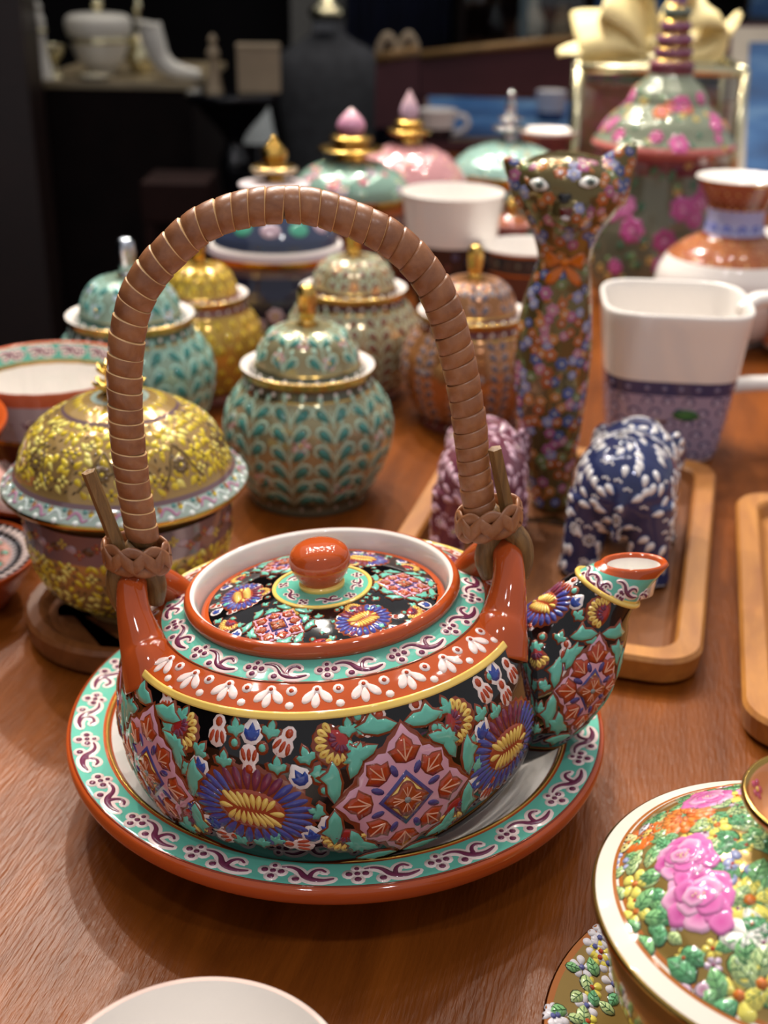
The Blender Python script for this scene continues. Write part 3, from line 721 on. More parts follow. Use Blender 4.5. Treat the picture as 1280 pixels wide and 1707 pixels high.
        # plaited lashing: three strands weaving round both canes
        for ph0 in range(3):
            P_ = []
            for a in np.linspace(0, 2*PI, 73):
                rx, ry = .0108, .0082
                wv = math.sin(a*3+ph0*2*PI/3)
                P_.append((cx+rx*(1+.05*math.cos(a*6+ph0*4*PI/3))*math.cos(a), ry*(1+.08*math.cos(a*6+ph0*4*PI/3))*math.sin(a), cz+.0036*wv+.0016*math.cos(a)*sg))
            tube(P_, .0008, 'plait_strand', core, RATTAN, n=10, up=(0, 0, 1), flat=2.9, cap=False)
    return t
make_teapot()

# ------------------------------------------------------------------ other porcelain
def prof_px(bx, by, z0, items):
    """profile of a standing piece read off the photograph: (pixel row, half width, colour) -> metres, plus its place"""
    b = at(bx, by, z0); out = []
    for it in items:
        z, wd = axis_z(b, it[0]); out.append((it[1]*wd/CAM_F, z-z0)+tuple(it[2:]))
    return (float(b[0]), float(b[1]), z0), out
def shaped(L, name, parent, fn, n=96, m=None):
    o = L.mesh(name, parent, m, n=n)
    for v in o.data.vertices:
        p = math.atan2(v.co.x, -v.co.y); k = fn(p, v.co.z); v.co.x *= k; v.co.y *= k
    return o
def d_foliage(E, L, s0, s1, stems, leaf, outer, inner, rows=None, width=.55, stag=True):
    """climbing stems with pairs of curling leaves"""
    ln = leaf; rows = rows or max(1, int((s1-s0)*1000/(ln*.62)))
    for k in range(stems):
        u = k*2*PI/stems
        if stag: E.stroke(u, (s0+s1)/2, [(0, -(s1-s0)*480), (.5, 0), (0, (s1-s0)*480)], .7, outer, lay=1, sub=5, dome=.1)
        for i in range(rows):
            v = s0+(s1-s0)*(i+.1)/rows
            for sg in (1, -1):
                q = ln*(.92+.16*((i*7+k*3) % 5)/4)
                E.stroke(u, v, [(0, 0), (sg*.14*q, .34*q), (sg*.36*q, .58*q), (sg*.60*q, .56*q), (sg*.66*q, .36*q), (sg*.54*q, .24*q)], [.6, 1.0, 1.35, 1.3, 1.1, .9], outer, lay=1.2, sub=3, dome=.3)
                a = PI/2-sg*.75
                E.poly(u, v, tear(sg*.13*q, .05*q, a, q*.60, q*.30), inner, lay=2.2, rings=1, dome=.3)
                E.poly(u, v, tear(sg*.30*q, .62*q, PI/2-sg*.2, q*.36, q*.2), outer, lay=1.2, rings=1, dome=.3)
def d_flower(E, u, v, r, col, ctr, n=5, rot=0, lay=1.2):
    for k in range(n):
        a = rot+2*PI*k/n; E.poly(u, v, tear(.15*r*math.cos(a), .15*r*math.sin(a), a, r*.95, r*.75), col, lay=lay, rings=1, dome=.3)
    E.dot(u, v, 0, 0, r*.26, ctr, lay=lay+2, n=6)
def d_dots(E, s, n, r, col, off=0):
    for k in range(n): E.dot(k*2*PI/n+off, s, 0, 0, r, col, n=6)
def d_scales(E, s0, s1, n, rows, col, ctr, L0):
    for i in range(rows):
        v = s0+(s1-s0)*(i+.5)/rows
        for k in range(n):
            u = (k+.5*(i % 2))*2*PI/n
            E.poly(u, v, tear(0, L0*.5, -PI/2, L0, L0*.72), col, rings=1, lay=1.2); E.poly(u, v, tear(0, L0*.16, -PI/2, L0*.52, L0*.36), ctr, rings=1, lay=3)

WHITE_LIP = hx('efe6e0')
GJ_BODY = lambda b, nk, gd: [(0, .002, b), (.0345, .002, b, 'c'), (.0355, 0, nk, 'c'), (.0362, .002, nk), (.0352, .0075, b, 'c'), (.0390, .0105, b), (.0440, .0200, b), (.0478, .0310, b), (.0496, .0440, b), (.0478, .0555, b), (.0432, .0640, b),
        (.0385, .0695, gd, 'c'), (.0380, .0705, nk, 'c'), (.0368, .0745, nk), (.0370, .0765, gd, 'c'), (.0386, .0795, gd), (.0391, .0806, gd), (.0384, .0814, WHITE_LIP, 'c'), (.0372, .0812, WHITE_LIP), (.0345, .0800, WHITE_LIP), (.0325, .0760, WHITE_LIP), (.031, .072, WHITE_LIP, 'c'), (0, .071, WHITE_LIP)]
GJ_LID = lambda b, nk, gd: [(.0318, .0770, nk, 'c'), (.0322, .0790, nk), (.0310, .0825, gd, 'c'), (.0305, .0832, b, 'c'), (.0292, .0880, b), (.0262, .0950, b), (.0212, .1005, b), (.0140, .1036, b), (.0070, .1044, gd, 'c'), (0, .1046, gd)]
GJ_KNOB = lambda gd: [(0, .1040, gd), (.0046, .1040, gd, 'c'), (.0048, .1060, gd), (.0040, .1070, gd), (.0046, .1090, gd), (.0053, .1130, gd), (.0056, .1190, gd), (.0050, .1245, gd), (.0032, .1268, gd), (0, .1274, gd)]
def ginger_jar(label, bx, by, sc, base, neck, knob_col, dec, group=None, hz=1.0):
    p = at(bx, by, 0)
    t = thing('lidded_jar', label, 'jar', (p[0], p[1], 0)); t.scale = (sc, sc, sc*hz)
    t.rotation_euler.z = rnd.uniform(0, 6)
    L = Lathe(GJ_BODY(base, neck, GOLD), 5); b = L.mesh('body', t)
    D = Lathe(GJ_LID(base, neck, GOLD), 5); l = D.mesh('lid', t)
    k = Lathe(GJ_KNOB(knob_col), 5).mesh('finial', l, n=40)
    E = Enamel(L); E2 = Enamel(D); dec(E, L, L.knots[4], L.knots[11], 0); dec(E2, D, D.knots[3], D.knots[7], 1)
    d_dots(E, (L.knots[12]+L.knots[14])/2, 26, 1.3, WHITE_LIP); d_dots(E2, (D.knots[0]+D.knots[2])/2, 22, 1.2, WHITE_LIP); d_dots(E, L.knots[3]+.003, 22, 1.2, hx('9a8f80'))
    E.build('enamel_pattern', b); E2.build('enamel_pattern', l)
    return t
def dec_leaf(outer, inner, stems=13, leaf=8.5, fl=None):
    def f(E, L, s0, s1, lid):
        ln = leaf if not lid else leaf*.8
        d_foliage(E, L, s0+.001, s1-.002, stems if not lid else int(stems*.72), ln, outer, inner)
        if fl:
            for k in range(stems): d_flower(E, (k+.25)*2*PI/stems, s0+(s1-s0)*((k*.37) % .8+.1), ln*.30, fl, GOLD)
    return f
GILT_G = hx('a09874', .4); GILT_B = hx('9c6f42', .6); GILT_Y = hx('c8a04a', .45)
AQUA = hx('aed2be'); DTEAL = hx('3a7c74')
ginger_jar('green foliage jar with gold finial, nearest of the lidded jars behind the teapot handle', 515, 822, 1.0, GILT_G, hx('5d5f4e', .4), GOLD, dec_leaf(AQUA, DTEAL, 12, 17, hx('caa2a0')), 'foliage jars')
ginger_jar('teal foliage jar with silver finial at the left behind the handle', 232, 732, 1.05, hx('93ab98', .3), hx('4f7068', .3), hx('c9ced6', 1), dec_leaf(hx('a3d2c6'), hx('2f7a76'), 12, 17, hx('a9b8cc')), 'foliage jars')
ginger_jar('yellow enamel jar behind the left side of the rattan handle', 342, 655, .87, GILT_Y, hx('8a5a58', .3), hx('d9a24c', 1), lambda E, L, a, b, lid: d_scales(E, a+.002, b-.002, 20 if not lid else 16, 7 if not lid else 3, hx('dcc23e'), hx('b07428'), 8), None, 1.06)
ginger_jar('pale green and orange jar with gold finial in the middle under the handle arch', 588, 652, .99, hx('b3a07a', .4), hx('5a3a34', .3), GOLD, dec_leaf(hx('b7cdb2'), hx('7a4a3c'), 12, 15, hx('d08a5a')), 'foliage jars', .98)
def dec_brown(E, L, s0, s1, lid):
    d_foliage(E, L, s0+.001, s1-.001, 11 if not lid else 8, 12, hx('b98a6c'), hx('5a5c6c'))
    for k in range(15): d_flower(E, (k+.5)*2*PI/15, s0+(s1-s0)*.62, 2.6, hx('9aa4ac'), hx('b0401d'))
ginger_jar('brown and copper jar with gold finial beside the cat figurine', 780, 700, .965, hx('a8744a', .5), hx('6a3a3c', .3), GOLD, dec_brown)

# --- yellow covered bowl on its round wooden tray
def yellow_bowl():
    loc, P_ = prof_px(226, 1000, .008, [])
    base = hx('b3925a', .42); gd = hx('d2ac50', 1); pale = hx('a7b8ae', .2); mauve = hx('7d6468', .25)
    t = thing('covered_bowl', 'large yellow and gold enamel covered bowl with domed lid on round wooden tray', 'bowl', loc)
    _, bp = prof_px(226, 1000, .008, [(836, 172, base), (870, 170, mauve, 'c'), (882, 169, base, 'c'), (915, 160, base), (945, 146, base), (965, 124, base), (982, 98, base), (990, 84, base), (1000, 82, base)])
    bp = [(0, .001, base), (bp[8][0]*.95, .001, base, 'c'), (bp[8][0], 0, base, 'c'), (bp[7][0], bp[7][1], base)]+bp[2:7][::-1]+[(bp[1][0], bp[1][1], mauve, 'c'), (bp[0][0], bp[0][1]+.004, gd, 'c'), (bp[0][0]*.96, bp[0][1]+.004, base, 'c'), (0, bp[0][1]+.003, base)]
    L = Lathe(bp, 5); b = L.mesh('body', t, n=128)
    _, lp = prof_px(226, 1000, .008, [(806, 168, gd), (803, 199, gd), (798, 203, gd), (793, 202, pale), (776, 183, mauve), (770, 178, mauve), (764, 175, base), (738, 166, base), (712, 150, base), (690, 121, base), (678, 97, mauve), (674, 92, base), (666, 70, base), (661, 48, pale), (659, 38, base), (656, 26, gd)])
    sh = lambda i, c=None, k=None: (lp[i][0], lp[i][1], c or lp[i][2])+(('c',) if k else ())
    pts = [sh(0), sh(1, gd, 1), sh(2), sh(3, pale, 1), sh(4, mauve, 1), sh(5, base, 1), sh(6), sh(7), sh(8), sh(9), sh(10, mauve, 1), sh(11, base, 1), sh(12), sh(13, pale, 1), sh(14, base, 1), sh(15, gd, 1), (0, lp[15][1], gd)]
    D = Lathe(pts, 5); l = D.mesh('lid', t, n=128)
    # two-tier gold lotus
    z0 = lp[15][1]
    Lathe([(0, z0-.001, gd), (.0062, z0-.001, gd, 'c'), (.0050, z0+.003, gd), (.0062, z0+.006, gd), (.0055, z0+.012, gd), (.004, z0+.0145, gd), (0, z0+.015, gd)], 5).mesh('finial', l, n=40)
    for tier, (zz, r, n) in enumerate(((z0+.0045, .0118, 10), (z0+.0115, .0098, 9))):
        for k in range(n):
            a = 2*PI*(k+.5*tier)/n; V, F = [], []
            for i, f in enumerate(np.linspace(0, 1, 5)):
                rad = .004+(r-.004)*f; hw = .0030*math.sin(PI*min(f*.75+.2, .98)); zc = zz-.002+.0035*f**2
                for j, s_ in enumerate((-1, 0, 1)): V.append((rad*math.sin(a)+hw*s_*math.cos(a), -rad*math.cos(a)+hw*s_*math.sin(a), zc+.0008*abs(s_)))
            V += [(x, y, z-.0009) for x, y, z in V]
            for i in range(4):
                for j in range(2): q = i*3+j; F += [(q, q+1, q+4, q+3), (q+15, q+18, q+19, q+16)]
            for i in range(4): F += [(i*3, i*3+3, i*3+18, i*3+15), (i*3+2, i*3+17, i*3+20, i*3+5)]
            F += [(12, 13, 28, 27), (13, 14, 29, 28), (0, 15, 16, 1), (1, 16, 17, 2)]
            mesh('petal', V, F, GLAZE, fcols=[gd]*len(F), parent=l)
    r2 = random.Random(21); YE = [hx('dcc434'), hx('cdb22c'), hx('e6d870')]; DK = hx('4c3b22')
    def field(E, L, s0, s1, dens):
        rows = int((s1-s0)*1000/4.0)
        for i in range(rows):
            v = s0+(s1-s0)*(i+.5)/rows; r = float(np.interp(v, L.s, L.r)); n = max(6, int(2*PI*r*1000/4.0))
            for k in range(n):
                u = (k+.5*(i % 2)+r2.uniform(-.15, .15))*2*PI/n; a = r2.choice((.8, 2.3, -.8, -2.3, PI/2))
                q = r2.random()
                if q < .62: E.poly(u, v, tear(-1.6*math.cos(a), -1.6*math.sin(a), a, r2.uniform(4, 5.6), r2.uniform(2.2, 3.4)), r2.choice(YE), rings=1)
                elif q < .85: E.poly(u, v, tear(-1.2*math.cos(a), -1.2*math.sin(a), a, 2.6, 1.1), DK, rings=1)
                else: d_flower(E, u, v, 2.6, r2.choice(YE), DK, 4)
        for k in range(8):                    # pointed cartouches above the rim
            u = k*2*PI/8; v = s0+.011
            d_flower(E, u, v, 3.6, hx('6a5530'), YE[0], 8, lay=3)
            for sg in (1, -1):
                E.stroke(u, v, [(sg*10, -8), (sg*6, -2), (sg*4, 4), (0, 10)], 1.1, hx('6a5530'), lay=3, sub=3)
    E = Enamel(D); field(E, D, D.knots[6], D.knots[10], 1)
    for k in range(30): E.poly(k*2*PI/30, (D.knots[11]+D.knots[13])/2, tear(0, -2.4, PI/2, 5, 2.6), YE[1], rings=1)
    vm = (D.knots[3]+D.knots[4])/2; n = 34; E.sc = 1.25
    for k in range(n):
        u = k*2*PI/n; pk = hx('b0809c')
        E.stroke(u, vm, [(-3.6, -1), (-1.5, 1.6), (.6, .6), (1.8, -1.4), (3.4, -.6)], [.9, 1.3, 1.3, 1.2, .7], pk if k % 2 else hx('c9d6d2'), sub=3)
        E.dot(u, vm, 4.6, 1.2, 1.1, YE[0] if k % 2 else hx('b8774a'), n=6); E.dot(u, vm, -.4, -2.2, 1.2, hx('dfe6e2'), n=6); E.dot(u, vm, 2.2, 2.2, 1.0, hx('5f8f8c'), n=6); E.dot(u, vm, -3.4, 2.0, 1.0, hx('8a6a52'), n=6)
    E.build('enamel_pattern', l)
    E = Enamel(L); field(E, L, L.knots[4], L.knots[-4], 1)
    for k in range(36): d_flower(E, (k+.5)*2*PI/36, (L.knots[-4]+L.knots[-3])/2+(.002 if k % 2 else -.002), 2.4, hx('a5563a') if k % 3 else hx('c9b24a'), GOLD, 4); E.poly(k*2*PI/36, (L.knots[-4]+L.knots[-3])/2, tear(-3, 0, 0, 6, 4.4), hx('6a4a34') if k % 2 else hx('b39aa2'), rings=1)
    E.build('enamel_pattern', b)
yellow_bowl()

def rounded(hw, hl, r, n=8):
    out = []
    for cx, cy, a0 in ((hw-r, hl-r, 0), (-hw+r, hl-r, PI/2), (-hw+r, -hl+r, PI), (hw-r, -hl+r, 1.5*PI)):
        for k in range(n+1): a = a0+PI/2*k/n; out.append((cx+r*math.cos(a), cy+r*math.sin(a)))
    return out
def tray(label, x, y, hw, hl, r, rot, h, m, rim=.011, floor=.006, group=None, rim_m=None):
    t = thing('wooden_tray', label, 'tray', (x, y, 0), rot, group)
    loops = [(hw-.005, hl-.005, r-.004, 0), (hw-.001, hl-.001, r, .003), (hw, hl, r, h-.002), (hw-.0015, hl-.0015, r-.001, h), (hw-rim, hl-rim, r-rim*.6, h-.0004), (hw-rim-.0015, hl-rim-.0015, r-rim*.7, h-.002), (hw-rim-.004, hl-rim-.004, r-rim*.75, floor+.001), (hw-rim-.007, hl-rim-.007, r-rim*.8, floor)]
    def strip(name, sel, caps, mm):
        V, F = [], []; n = 0
        for a, b, rr, z in sel:
            p = rounded(a, b, max(rr, .002)); n = len(p); V += [(q[0], q[1], z) for q in p]
        for i in range(len(sel)-1):
            for j in range(n): F.append((i*n+j, i*n+(j+1) % n, (i+1)*n+(j+1) % n, (i+1)*n+j))
        if 0 in caps: F.append(tuple(range(n))[::-1])
        if 1 in caps: F.append(tuple(range(len(V)-n, len(V))))
        return mesh(name, V, F, mm, parent=t, smooth=False)
    strip('rim', loops[:6], (), rim_m or m); strip('recess', loops[5:], (1,), m); strip('base', [loops[0]]+[(hw-.02, hl-.02, r*.6, .0003)], (1,), m)
    return t
k_ = (.297-.015)/(.297-.02)
tray('rectangular wooden tray under the two elephants and the cat', .0917*k_, .592*k_, .0815, .124, .020, -R_(15), .015, WALNUT, rim_m=OAK)
tray('pale wooden tray cut by the right edge of the picture', .251*k_, .512*k_, .0815, .124, .020, -R_(13.5), .015, OAK)
p = at(230, 1003, .012); tray('small round walnut tray under the yellow covered bowl', p[0], p[1], .0525, .0525, .0520, 0, .0145, WALNUT, rim=.006, floor=.0078)
# burnt-in oval mark on the tray floor, between the elephants
def tray_mark():
    tr = bpy.data.objects['wooden_tray']; E = Enamel(Flat(.0061)); E.lift = .00006
    c = hx('3a2616'); q = tr.matrix_basis.inverted()@Vector(tuple(at(915, 885, .006))); u, v = q.x, q.y
    E.poly(u, v+.012, [(-15, -4), (15, -4), (17, 1), (6, 6), (0, 10), (-6, 6), (-17, 1)], c, rings=1, dome=0)
    for r, y in enumerate((-3.5, -8.5)):
        for k in range(5):
            x = -9+4.5*k; E.stroke(u, v, [(x-1.2, y-1), (x-1.2, y+1), (x+1, y+1), (x+.6, y-1)], .6, c, dome=0, sub=1)
    E.build('burnt_mark', tr)
tray_mark()

# --- left edge: fluted bowl on its saucer, two orange-rimmed pieces
def left_pieces():
    DR = hx('4a1f26'); SALM = hx('cf6a48'); LAV = hx('b9a9b4'); G2 = hx('c49a50', .7)
    loc, sp = prof_px(98, 822, 0, [(822, 95, SALM), (830, 60, SALM)])
    b = np.array(loc); w_ = pix((b[0], b[1], 0))[2]; r = 160*w_/CAM_F
    t = thing('saucer', 'pink patterned saucer with orange edge under the fluted bowl', 'saucer', loc)
    L = Lathe([(0, .002, SALM), (r*.5, .002, SALM, 'c'), (r*.53, 0, SALM, 'c'), (r*.58, .001, SALM), (r*.97, .009, ORANGE), (r, .0108, ORANGE), (r*.985, .012, ORANGE), (r*.96, .0118, hx('d8a49a'), 'c'), (r*.72, .0075, hx('d8a49a')), (r*.62, .0045, PORC, 'c'), (0, .004, PORC)], 5)
    o = L.mesh('dish', t); E = Enamel(L)
    for k in range(40): m_scroll(E, k*2*PI/40, (L.knots[7]+L.knots[8])/2, .42)
    E.build('scroll_border', o)
    loc, bp = prof_px(101, 818, .0045, [(618, 145, SALM), (610, 146, SALM), (668, 136, LAV), (694, 130, G2), (698, 129, DR), (740, 112, DR), (782, 80, DR), (808, 60, DR), (818, 60, DR)])
    t = thing('bowl', 'white fluted bowl with orange rim and scroll band at the left edge', 'bowl', loc)
    R0, Z0 = bp[1][0], bp[1][1]
    pts = [(0, .002, DR), (bp[8][0]*.9, .002, DR, 'c'), (bp[8][0], 0, DR, 'c'), (bp[7][0], bp[7][1], DR), (bp[6][0], bp[6][1], DR), (bp[5][0], bp[5][1], DR), (bp[4][0], bp[4][1], G2, 'c'), (bp[3][0], bp[3][1]+.001, LAV, 'c'), (R0*.985, Z0-.008, SALM, 'c'),
           (R0, Z0-.0025, SALM), (R0*.995, Z0, SALM), (R0*.965, Z0-.001, TURQ, 'c'), (R0*.90, Z0-.010, G2, 'c'), (R0*.89, Z0-.0125, PORC, 'c'), (R0*.80, Z0-.030, PORC), (R0*.5, .012, PORC), (0, .008, PORC)]
    L = Lathe(pts, 5); o = shaped(L, 'body', t, lambda p, z: 1+.012*abs(math.sin(12*p)) if z > .012 else 1, n=144)
    E = Enamel(L)
    for k in range(16):
        m_scroll(E, k*2*PI/16, (L.knots[11]+L.knots[12])/2, .78); m_scroll(E, k*2*PI/16, (L.knots[7]+L.knots[8])/2, .8)
    for i in range(4):
        for k in range(22): E.poly((k+.5*(i % 2))*2*PI/22, L.knots[3]+(L.knots[6]-L.knots[3])*(i+.6)/4, tear(0, -2, PI/2, 5, 3), [hx('8a4a58'), hx('3f6a52'), hx('a06a76'), hx('b09a86')][i], rings=1)
    E.build('enamel_pattern', o)
    loc, bp = prof_px(-190, 950, 0, [(718, 235, ORANGE), (706, 235, ORANGE), (770, 190, DR), (830, 105, DR), (935, 55, DR), (950, 55, DR)])
    t = thing('bowl', 'orange rimmed bowl with floral inside, cut by the left edge above the plate', 'bowl', loc)
    R0, Z0 = bp[1][0], bp[1][1]; DO = hx('8a4a24')
    L = Lathe([(0, .002, DO), (bp[5][0]*.9, .002, DO, 'c'), (bp[5][0], 0, DO, 'c'), (bp[4][0], bp[4][1], DO), (bp[3][0], bp[3][1], hx('9a7a34')), (bp[2][0], bp[2][1], hx('9a8a74')), (R0*.97, Z0-.006, ORANGE, 'c'), (R0, Z0-.002, ORANGE), (R0*.985, Z0, ORANGE), (R0*.90, Z0-.003, ORANGE), (R0*.86, Z0-.0045, PORC, 'c'), (R0*.66, Z0-.016, PORC), (R0*.42, Z0*.60, PORC), (0, Z0*.55, PORC)], 5)
    o = L.mesh('body', t); E = Enamel(L)
    for k in range(22):
        u = k*2*PI/22; d_flower(E, u, L.knots[10]+.006, 4, PINK if k % 2 else hx('d8c4cc'), RUST, 6); m_tl(E, u+.14, L.knots[10]+.013, .4, .9); d_flower(E, u+.1, L.knots[10]+.020, 3, hx('5f9c86'), YEL)
        d_flower(E, u, L.knots[5], 4, hx('b0622e') if k % 2 else hx('8a9a5a'), YEL)
    E.build('enamel_pattern', o)
    loc, bp = prof_px(-78, 1000, 0, [(932, 148, ORANGE), (924, 148, ORANGE), (960, 110, ORANGE)])
    t = thing('plate', 'orange plate with black and white petal rings, cut by the left edge', 'plate', loc)
    R0, Z0 = bp[1][0], max(bp[1][1], .012); BK = hx('26252a'); PK = hx('c99a90')
    L = Lathe([(0, .002, ORANGE), (R0*.62, .002, ORANGE, 'c'), (R0*.64, 0, ORANGE, 'c'), (R0*.68, .002, ORANGE), (R0*.96, Z0-.005, ORANGE), (R0, Z0-.001, ORANGE), (R0*.985, Z0, ORANGE), (R0*.955, Z0-.0005, BK, 'c'), (R0*.72, Z0-.003, PK, 'c'), (R0*.52, Z0-.002, BK, 'c'), (R0*.46, Z0-.0018, GREY, 'c'), (R0*.2, Z0, GREY), (0, Z0+.001, GREY)], 5)
    o = L.mesh('dish', t); E = Enamel(L); vm = (L.knots[7]+L.knots[8])/2
    for k in range(54):
        E.poly(k*2*PI/54, vm+.001, tear(0, -5.2, PI/2, 5.6, 3.2), PINKW, rings=1); E.poly((k+.5)*2*PI/54, vm+.0045, tear(0, -1.5, PI/2, 4.0, 2.4), hx('b8aeb0'), rings=1)
        if k % 4 == 0: m_tl(E, k*2*PI/54, (L.knots[8]+L.knots[9])/2, .5, .8)
        elif k % 2: E.dot(k*2*PI/54, (L.knots[8]+L.knots[9])/2, 0, 1, 1.2, hx('b05a4a'), n=6)
    E.build('petal_rings', o)
left_pieces()

# --- bottom edge: white bowl, flowered covered jar on its saucer
def front_pieces():
    z = .052; k = (CAM_H-z)/(CAM_H-.05); cx, cy, r = -.0423*1, .2067, .0379
    t = thing('bowl', 'plain white bowl cut by the bottom edge of the picture', 'bowl', (cx, cy, 0))
    Lathe([(0, .003, PORC), (.017, .003, PORC, 'c'), (.018, 0, PORC, 'c'), (.020, .001, PORC), (.0215, .006, PORC), (.030, .022, PORC), (.0362, .042, PORC), (r, .0495, PORC), (r-.0006, .0503, hx('e8c8bc'), 'c'), (r-.0016, .0500, PORC, 'c'), (.0345, .042, PORC), (.028, .022, PORC), (.016, .009, PORC), (0, .008, PORC)], 6).mesh('body', t, n=128)
    cx, cy = .1125, .2530; cream = hx('e4dacd'); gilt = hx('a88a4c', .5); gd = hx('cfa858', 1); rs = hx('a8652f')
    t = thing('saucer', 'gold edged flowered saucer under the peony jar at bottom right', 'saucer', (cx+.004, cy, 0))
    L = Lathe([(0, .002, gilt), (.040, .002, gilt, 'c'), (.042, 0, gilt, 'c'), (.046, .001, gilt), (.0675, .0125, gd, 'c'), (.0690, .0145, gd), (.0683, .0153, rs, 'c'), (.0665, .0148, gilt, 'c'), (.050, .0075, gilt), (.043, .0050, gilt), (0, .0045, gilt)], 5)
    o = L.mesh('dish', t, n=128); E = Enamel(L); r2 = random.Random(4); vm = (L.knots[7]+L.knots[8])/2
    for k in range(230):
        u = k*2*PI/230+r2.uniform(-.03, .03); v = vm+r2.uniform(-.0085, .0075); c = r2.random()
        if c < .55: leaf_paint(E, u, v, r2.uniform(0, 6), r2.uniform(4.5, 6.5), r2.choice(LEAFS))
        elif c < .75: d_flower(E, u, v, 3.6, hx('dfd058'), RUST, 5)
        else: d_flower(E, u, v, 3.8, hx('d8d4dc'), hx('5a5f9a'), 5)
    E.build('flower_painting', o)
    t = thing('covered_jar', 'covered jar painted with pink peonies and green leaves at bottom right', 'jar', (cx, cy, 0))
    z0 = .005
    Lathe([(0, z0+.002, gilt), (.026, z0+.002, gilt, 'c'), (.028, z0, gd, 'c'), (.030, z0+.003, gilt), (.038, .020, gilt), (.047, .040, gilt), (.0505, .056, gilt), (.0505, .063, rs, 'c'), (.0500, .0645, gd, 'c'), (.047, .0645, gilt, 'c'), (0, .064, gilt)], 6).mesh('body', t, n=128)
    D = Dome([(.0460, .0648, cream, 'c'), (.0535, .0660, gd, 'c'), (.0553, .0678, gd), (.0551, .0688, gd), (.0543, .0694, cream, 'c'), (.0500, .0712, rs, 'c'), (.0490, .0716, cream, 'c'), (.0484, .0720, rs, 'c'), (.0474, .0727, gilt, 'c'), (.0400, .0795, gilt), (.0300, .0858, gilt), (.0190, .0898, gilt), (.0110, .0910, gd, 'c'), (.0100, .0911, gilt, 'c'), (0, .0912, gilt)], 6)
    D.domelo = D.knots[6]; l = D.mesh('lid', t, n=160)
    kn = [(.0105, .0905, gilt), (.0115, .0935, gilt), (.0160, .0970, gilt), (.0198, .1015, gd, 'c'), (.0206, .1035, gd), (.0198, .1047, gd), (.0186, .1038, hx('c88a5c'), 'c'), (.0145, .0980, hx('c88a5c')), (.0060, .0960, PINKW), (0, .0955, PINKW)]
    KL = Lathe(kn, 6); ko = KL.mesh('knob_ring', l, n=80); E = Enamel(KL)
    for k in range(9): d_flower(E, k*2*PI/9, (KL.knots[6]+KL.knots[7])/2, 2.6, hx('d07a5a') if k % 2 else hx('b8506a'), YEL); d_flower(E, k*2*PI/9+.3, (KL.knots[1]+KL.knots[2])/2, 2.2, hx('a86a8a') if k % 2 else hx('6f9a6a'), YEL)
    E.build('flower_painting', ko)
    E = Enamel(D); E.lift = .00005; E.bulge = .12
    def on(px, py):
        h = rim_pt(px, py, l, D, D.z[6*6], D.z[-1])
        return None if h is None else (h[0], float(np.interp(-math.hypot(h[2][0].x, h[2][0].y), -D.r[36:], D.s[36:])))
    items = []
    for px, py, rot, sc in ((1165, 1492, -.3, 1.0), (1142, 1424, .15, .84), (1262, 1318, .2, .6)): items.append(('peony', px, py, rot, sc))
    items += [('mum', 1140, 1360, .1, 1.0)]
    for px, py, a, s_ in ((1118, 1441, 2.0, 7), (1162, 1447, 1.4, 7), (1207, 1459, 1.2, 7), (1084, 1460, 2.6, 7), (1074, 1500, .5, 8), (1130, 1345, .3, 6), (1158, 1348, 2.2, 6), (1202, 1340, .3, 7), (1166, 1379, .2, 6), (1212, 1394, 2.4, 7), (1101, 1390, .6, 5),
                            (1075, 1577, 1.8, 7), (1136, 1617, 2.2, 9), (1195, 1640, 1.6, 8), (1206, 1685, .4, 8), (1240, 1620, 2.0, 9), (1236, 1492, .8, 7), (1243, 1583, 1.3, 8), (1262, 1545, 2.4, 8), (1054, 1446, 1.2, 6), (1030, 1455, .9, 5), (1028, 1490, 1.8, 6), (1050, 1545, 2.4, 6), (1092, 1530, -.6, 7), (1155, 1595, -.9, 7), (1226, 1352, .4, 6), (1080, 1330, .2, 5), (1226, 1368, 2, 6), (1265, 1450, 1, 8), (1272, 1600, 1, 9), (1160, 1690, .5, 7), (1100, 1560, 1.1, 6), (1108, 1525, 1.9, 7)): items.append(('leaf', px, py, a, s_))
    for px, py, r in ((1195, 1376, 4.0), (1232, 1326, 4.5), (1058, 1474, 4.4), (1060, 1520, 4.2), (1232, 1660, 6.0), (1250, 1500, 6.5), (1270, 1640, 6)): items.append(('yel', px, py, 0, r))
    items += [('moth', 1064, 1394, .4, 1), ('berry', 1156, 1665, 0, 1), ('lily', 1185, 1328, .2, 1.0), ('lily', 1264, 1570, 2.2, 1.3), ('bells', 1228, 1444, 0, 1), ('bells', 1032, 1436, 0, .7)]
